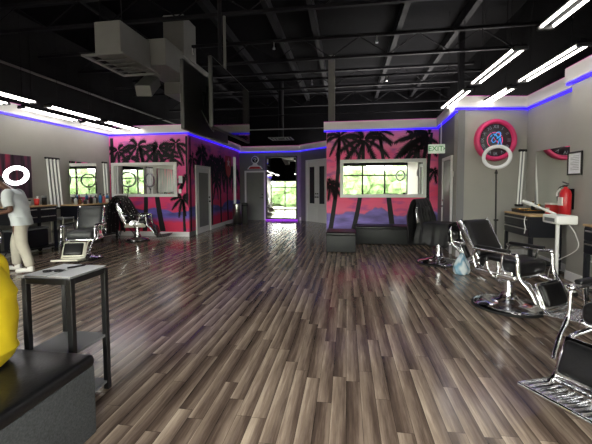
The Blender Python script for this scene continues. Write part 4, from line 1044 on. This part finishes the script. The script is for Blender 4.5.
# star pennant
def star(r, ri): return [((r if i % 2 == 0 else ri)*math.sin(PI*i/5), (r if i % 2 == 0 else ri)*math.cos(PI*i/5)) for i in range(10)]
t = thing('pennant', 'red pennant with a white star hung on the office mural', 'pennant', (-4.715, 13.35, 2.3))
MB().prism([(-.30, .42), (.30, .42), (.30, -.05), (.22, -.3), (0, -.44), (-.22, -.3), (-.30, -.05)], (0, 0, 0), (0, 1, 0), (0, 0, 1), (1, 0, 0), .02).build('cloth', 'red', t)
MB().prism(star(.20, .08), (.0205, 0, .16), (0, 1, 0), (0, 0, 1), (1, 0, 0), .004).build('star', 'white', t)
# small sign over the grey door: round head on a red shoulder
t = thing('wall_emblem', 'small round topped emblem with red foot above the grey door', 'sign', (-4.03, YB-.001, 2.24))
MB().lathe([(0, .02), (.16, .02), (.17, .0), (.0, .0)], (0, 0, .44), 32, mx=XC).build('disc', 'white', t)
MB().lathe([(0, .026), (.13, .026), (.13, .018), (0, .018)], (0, 0, .44), 32, mx=XC).build('dark_disc', 'black', t)
MB().tube([(p.x, -.032, p.y+.44) for p in smooth_path([(-.07, .02, 0), (0, .07, 0), (.06, .02, 0), (0, -.02, 0), (.02, -.08, 0)])], .014, 8).build('swirl', 'white', t)
MB().prism([(-.36, 0), (.36, 0), (.26, .14), (.12, .18), (.08, .28), (-.08, .28), (-.12, .18), (-.26, .14)], (0, -.001, .02), (1, 0, 0), (0, 0, 1), (0, -1, 0), .02).build('white_outline', 'white', t)
MB().prism([(-.30, 0), (.30, 0), (.2, .10), (-.2, .10)], (0, -.022, .035), (1, 0, 0), (0, 0, 1), (0, -1, 0), .006).build('red_foot', 'red', t)

# ------------------------------------------------------------------ people
def skin_mesh(name, pts, edges, mtl, parent, root=0, sub=2):
    me = bpy.data.meshes.new(name); me.from_pydata([p[0] for p in pts], edges, [])
    o = bpy.data.objects.new(name, me); COL.objects.link(o)
    md = o.modifiers.new('s', 'SKIN'); md.use_smooth_shade = True; md.branch_smoothing = .6
    for i, v in enumerate(me.skin_vertices[0].data):
        r = pts[i][1]; v.radius = r if isinstance(r, tuple) else (r, r); v.use_root = (i == root)
    sb = o.modifiers.new('sub', 'SUBSURF'); sb.levels = sub; sb.render_levels = sub
    dg = bpy.context.evaluated_depsgraph_get(); me2 = bpy.data.meshes.new_from_object(o.evaluated_get(dg)); me2.name = name
    bpy.data.objects.remove(o)
    me2.materials.clear(); me2.materials.append(M[mtl])
    for p in me2.polygons: p.use_smooth = True
    o2 = bpy.data.objects.new(name, me2); COL.objects.link(o2); o2.parent = parent
    return o2
class Sk:
    def __init__(s): s.p = []; s.e = []
    def chain(s, pts, start=None):
        prev = start
        for c, r in pts:
            s.p.append((Vector(c), r)); i = len(s.p)-1
            if prev is not None: s.e.append((prev, i))
            prev = i
        return prev
def hand(sk, wrist_i, w, dirv, palm_n, thumb_side):
    """palm and five curled fingers; dirv along the hand, palm_n out of the palm"""
    d = Vector(dirv).normalized(); n = Vector(palm_n); n = (n-d*n.dot(d)).normalized(); s = d.cross(n)*thumb_side
    w = Vector(w)
    pm = sk.chain([(w+d*.045, (.034, .020))], wrist_i)
    kn = sk.chain([(w+d*.085, (.036, .018))], pm)
    for k, ln in zip((-1.5, -.5, .5, 1.5), (.062, .078, .084, .074)):
        b0 = w+d*.092+s*k*.02
        sk.chain([(b0, .0105), (b0+d*ln*.45+n*.008, .0095), (b0+d*ln*.72+n*.030, .0088), (b0+d*ln*.8+n*.052, .0075)], kn)
    b0 = w+d*.035+s*.032
    sk.chain([(b0, .013), (b0+d*.03+s*.022+n*.008, .0115), (b0+d*.058+s*.022+n*.028, .009)], pm)
def head_mesh(parent, c, fwd, up, mtl_hair='hair', beard=False):
    """hair cap, ears, eyes, nose and mouth round the head centre c (parent space)"""
    f = Vector(fwd).normalized(); u = Vector(up); u = (u-f*u.dot(f)).normalized(); l = u.cross(f)
    R = Matrix((f, l, u)).transposed().to_4x4(); X = Matrix.Translation(c) @ R
    bm = bmesh.new(); bmesh.ops.create_uvsphere(bm, u_segments=28, v_segments=18, radius=1)
    for v in bm.verts:
        v.co = Vector((v.co.x*.104, v.co.y*.084, v.co.z*.122))
    # cut away the face
    dele = [v for v in bm.verts if v.co.z < .035 and v.co.x > -.02 or v.co.z < -.05]
    bmesh.ops.delete(bm, geom=dele, context='VERTS')
    h = MB().from_bm(bm, 0, True, X).build('hair', mtl_hair, parent)
    md = h.modifiers.new('t', 'SOLIDIFY'); md.thickness = .012; md.offset = 1
    e = MB()
    for s in (-1, 1): e.ell(X @ Vector((.088, s*.032, .0)), (.012, .012, .009))
    e.build('eyes', 'label', parent)
    e = MB()
    for s in (-1, 1): e.ell(X @ Vector((.098, s*.032, .0)), (.005, .005, .005))
    e.build('pupils', 'black', parent)
def face_bits(sk, head_i, c, f, u):
    f = Vector(f).normalized(); u = Vector(u); u = (u-f*u.dot(f)).normalized(); l = u.cross(f); c = Vector(c)
    sk.chain([(c+f*.095-u*.028, .016), (c+f*.112-u*.038, .012)], head_i)
    for s in (-1, 1): sk.chain([(c+l*s*.078-u*.01, .012), (c+l*s*.094-u*.005-f*.012, .016)], head_i)

def garment(name, mtl, parent, rings, sleeves, seg=48, rip=.022):
    """torso lofted through elliptical rings (centre, half depth, half width) with a sleeve tube each side"""
    mb = MB(); vs = []; n = len(rings)
    R_ = []
    for k in range(8*(n-1)+1):
        i = min(k//8, n-2); t_ = k/8-i; t_ = t_*t_*(3-2*t_)
        a, b = rings[i], rings[i+1]
        R_.append([a[0][j]+(b[0][j]-a[0][j])*t_ for j in range(3)]+[a[1]+(b[1]-a[1])*t_, a[2]+(b[2]-a[2])*t_])
    for k, (x, y, z, dx, dy) in enumerate(R_):
        low = max(0, 1-k/(len(R_)*.6))
        for q in range(seg):
            an = 2*PI*q/seg; w_ = 1+.03*low*math.sin(7*an+k*.3)+.018*math.sin(3*an+k*.55)+rip*math.sin(k*1.15+2.2*math.sin(2*an+1)+an)*(.5+.5*math.sin(3*an+.4*k))
            vs.append((x+dx*w_*math.cos(an), y+dy*w_*math.sin(an), z))
    m_ = len(R_)
    fs = [[i*seg+q, i*seg+(q+1) % seg, (i+1)*seg+(q+1) % seg, (i+1)*seg+q] for i in range(m_-1) for q in range(seg)]
    mb.add(vs, fs, 0, True)
    for pts in sleeves:
        P = smooth_path([p[0] for p in pts], 5); L = len(P)-1
        rr = []
        for i in range(len(P)):
            u = i/L*(len(pts)-1); k = min(int(u), len(pts)-2); rr.append(pts[k][1]+(pts[k+1][1]-pts[k][1])*(u-k))
        mb.tube(P, rr, 18, cap=False)
    o = mb.build(name, mtl, parent)
    md = o.modifiers.new('cloth', 'SOLIDIFY'); md.thickness = .006; md.offset = 0
    return o
# man in the white shirt, leaning to the chair; local +X forward
t = thing('person', 'man in a white shirt and cream trousers leaning over a barber chair', 'person', (-5.77, 5.33, 0), PI+.40)
sk = Sk()
pel = sk.chain([((-.03, 0, .95), (.15, .11))])
sp = sk.chain([((-.01, 0, 1.08), (.15, .11)), ((.03, 0, 1.24), (.165, .12)), ((.07, 0, 1.38), (.17, .11))], pel)
nk = sk.chain([((.13, 0, 1.47), .062), ((.20, 0, 1.52), .056)], sp)
hc = (.31, 0, 1.615); hd = sk.chain([((.27, 0, 1.565), (.072, .078)), (hc, (.082, .098)), ((.34, 0, 1.67), (.075, .088))], nk)
hi = len(sk.p)-2
fdir = (.84, 0, -.54)
face_bits(sk, hi, hc, fdir, (0.54, 0, .84))
for s in (-1, 1):
    w = (.35, s*.16, 1.06)
    a = sk.chain([((.07, s*.17, 1.40), .062), ((.04, s*.24, 1.26), .052), ((-.02, s*.275, 1.11), .043), ((.16, s*.23, 1.075), .040), (w, .028)], sp)
    hand(sk, a, w, (1, -s*.35, -.05), (0, 0, -1), s)
    g = -s*.16
    k = sk.chain([((-.02, s*.10, .86), .098), ((.03+g*.6, s*.125, .50), .064), ((-.02+g*.85, s*.13, .28), .055), ((-.04+g, s*.135, .09), .040)], pel)
    sk.chain([((.03+g, s*.14, .045), .038), ((.12+g, s*.15, .035), .030)], k)
skin_mesh('body', sk.p, sk.e, 'skin', t)
head_mesh(t, hc, fdir, (.54, 0, .84))
garment('shirt', 'shirt', t, [((-.05, 0, .84), .15, .20), ((-.03, 0, .98), .145, .19), ((-.01, 0, 1.12), .145, .19), ((.03, 0, 1.28), .14, .205), ((.065, 0, 1.39), .12, .20), ((.09, 0, 1.45), .085, .12), ((.12, 0, 1.475), .07, .072)],
    [[((.06, s*.13, 1.41), .07), ((.065, s*.19, 1.385), .082), ((.045, s*.245, 1.28), .078), ((.015, s*.265, 1.17), .074)] for s in (-1, 1)])
sk = Sk(); a0 = sk.chain([((-.04, 0, .98), (.165, .13)), ((-.05, 0, .90), (.17, .135))])
for s in (-1, 1): sk.chain([((-.03-s*.03, s*.10, .80), .118), ((.02-s*.10, s*.125, .52), .096), ((-.015-s*.135, s*.13, .32), .086), ((-.035-s*.155, s*.135, .16), .08), ((-.035-s*.16, s*.136, .10), .074)], a0)
skin_mesh('trousers', sk.p, sk.e, 'pants', t)
for s in (-1, 1):
    sh = MB(); 
    sh.box((.035-s*.16, s*.142, .05), (.28, .10, .075), .034, 3).box((-.05-s*.16, s*.138, .085), (.10, .085, .07), .03, 3).build('shoe', 'shoe', t)

# seated person in yellow on the near bench
t = thing('person', 'seated person in a yellow shirt seen from behind at the bench end', 'person', (-2.02, 1.56, 0), PI+.25)
sk = Sk(); H0 = .60
pel = sk.chain([((0, 0, H0), (.16, .13))])
sp = sk.chain([((-.02, 0, H0+.14), (.15, .115)), ((-.02, 0, H0+.30), (.165, .125)), ((.03, 0, H0+.44), (.17, .115))], pel)
nk = sk.chain([((.06, 0, H0+.55), .06), ((.09, 0, H0+.61), .055)], sp)
hc = (.13, 0, H0+.72); hd = sk.chain([((.11, 0, H0+.67), (.072, .078)), (hc, (.082, .098)), ((.14, 0, H0+.785), (.075, .088))], nk)
hi = len(sk.p)-2; face_bits(sk, hi, hc, (.96, 0, -.25), (.25, 0, .96))
for s in (-1, 1):
    w = (.44, s*.10, H0+.12)
    a = sk.chain([((.03, s*.17, H0+.46), .06), ((.06, s*.23, H0+.30), .05), ((.14, s*.25, H0+.16), .042), ((.30, s*.18, H0+.14), .036), (w, .027)], sp)
    hand(sk, a, w, (1, -s*.4, -.1), (0, 0, -1), s)
    k = sk.chain([((.10, s*.10, H0-.01), .09), ((.44, s*.14, H0-.02), .066), ((.47, s*.14, H0-.14), .058), ((.47, s*.14, .09), .040)], pel)
    sk.chain([((.54, s*.145, .045), .038), ((.63, s*.15, .035), .03)], k)
skin_mesh('body', sk.p, sk.e, 'skin2', t)
head_mesh(t, hc, (.96, 0, -.25), (.25, 0, .96))
garment('shirt', 'yellow', t, [((.0, 0, H0-.075), .15, .19), ((-.012, 0, H0), .175, .21), ((-.025, 0, H0+.14), .165, .205), ((-.025, 0, H0+.30), .165, .215), ((.02, 0, H0+.44), .125, .205), ((.045, 0, H0+.505), .09, .13), ((.07, 0, H0+.54), .07, .072)],
    [[((.03, s*.13, H0+.46), .07), ((.03, s*.19, H0+.44), .082), ((.05, s*.24, H0+.34), .078), ((.075, s*.25, H0+.24), .074)] for s in (-1, 1)])
sk = Sk(); a0 = sk.chain([((-.02, 0, H0+.02), (.17, .14)), ((.02, 0, H0), (.17, .12))])
for s in (-1, 1): sk.chain([((.12, s*.105, H0-.005), .105), ((.42, s*.14, H0-.02), .086), ((.475, s*.14, H0-.12), .08), ((.475, s*.14, .3), .074)], a0)
skin_mesh('trousers', sk.p, sk.e, 'shorts', t)
for s in (-1, 1): MB().box((.55, s*.145, .05), (.28, .10, .075), .034, 3).box((.465, s*.142, .085), (.10, .085, .07), .03, 3).build('shoe', 'shoe', t)

# ------------------------------------------------------------------ light
wld = bpy.data.worlds.new('sky'); SC.world = wld; wld.use_nodes = True
nt = wld.node_tree; bg = nt.nodes['Background']
bg.inputs[0].default_value = (1, .955, .89, 1); bg.inputs[1].default_value = 7.5     # bright hazy overcast
sd = bpy.data.lights.new('sun', 'SUN'); sd.energy = 3; sd.angle = .01; sd.color = (1, .96, .9)
so = bpy.data.objects.new('sun', sd); COL.objects.link(so); so.rotation_euler = (math.radians(-40), 0, math.radians(15)); so.location = (0, 5, 20)
pd = bpy.data.lights.new('daylight_portal', 'AREA'); pd.shape = 'RECTANGLE'; pd.size = XR-XL; pd.size_y = 2.7
po = bpy.data.objects.new('daylight_portal', pd); COL.objects.link(po); po.location = ((XL+XR)/2, YF-.15, 1.4); po.rotation_euler = (math.radians(90), 0, 0)
pd.cycles.is_portal = True

vs = SC.view_settings
vs.view_transform = 'Standard'; vs.look = 'None'; vs.gamma = 1; vs.use_curve_mapping = False; vs.exposure = 2.05
SC.cycles.use_denoising = True
SC.cycles.max_bounces = 10; SC.cycles.diffuse_bounces = 4; SC.cycles.glossy_bounces = 6; SC.cycles.transparent_max_bounces = 12
SC.cycles.sample_clamp_indirect = 6
SC.cycles.caustics_reflective = False
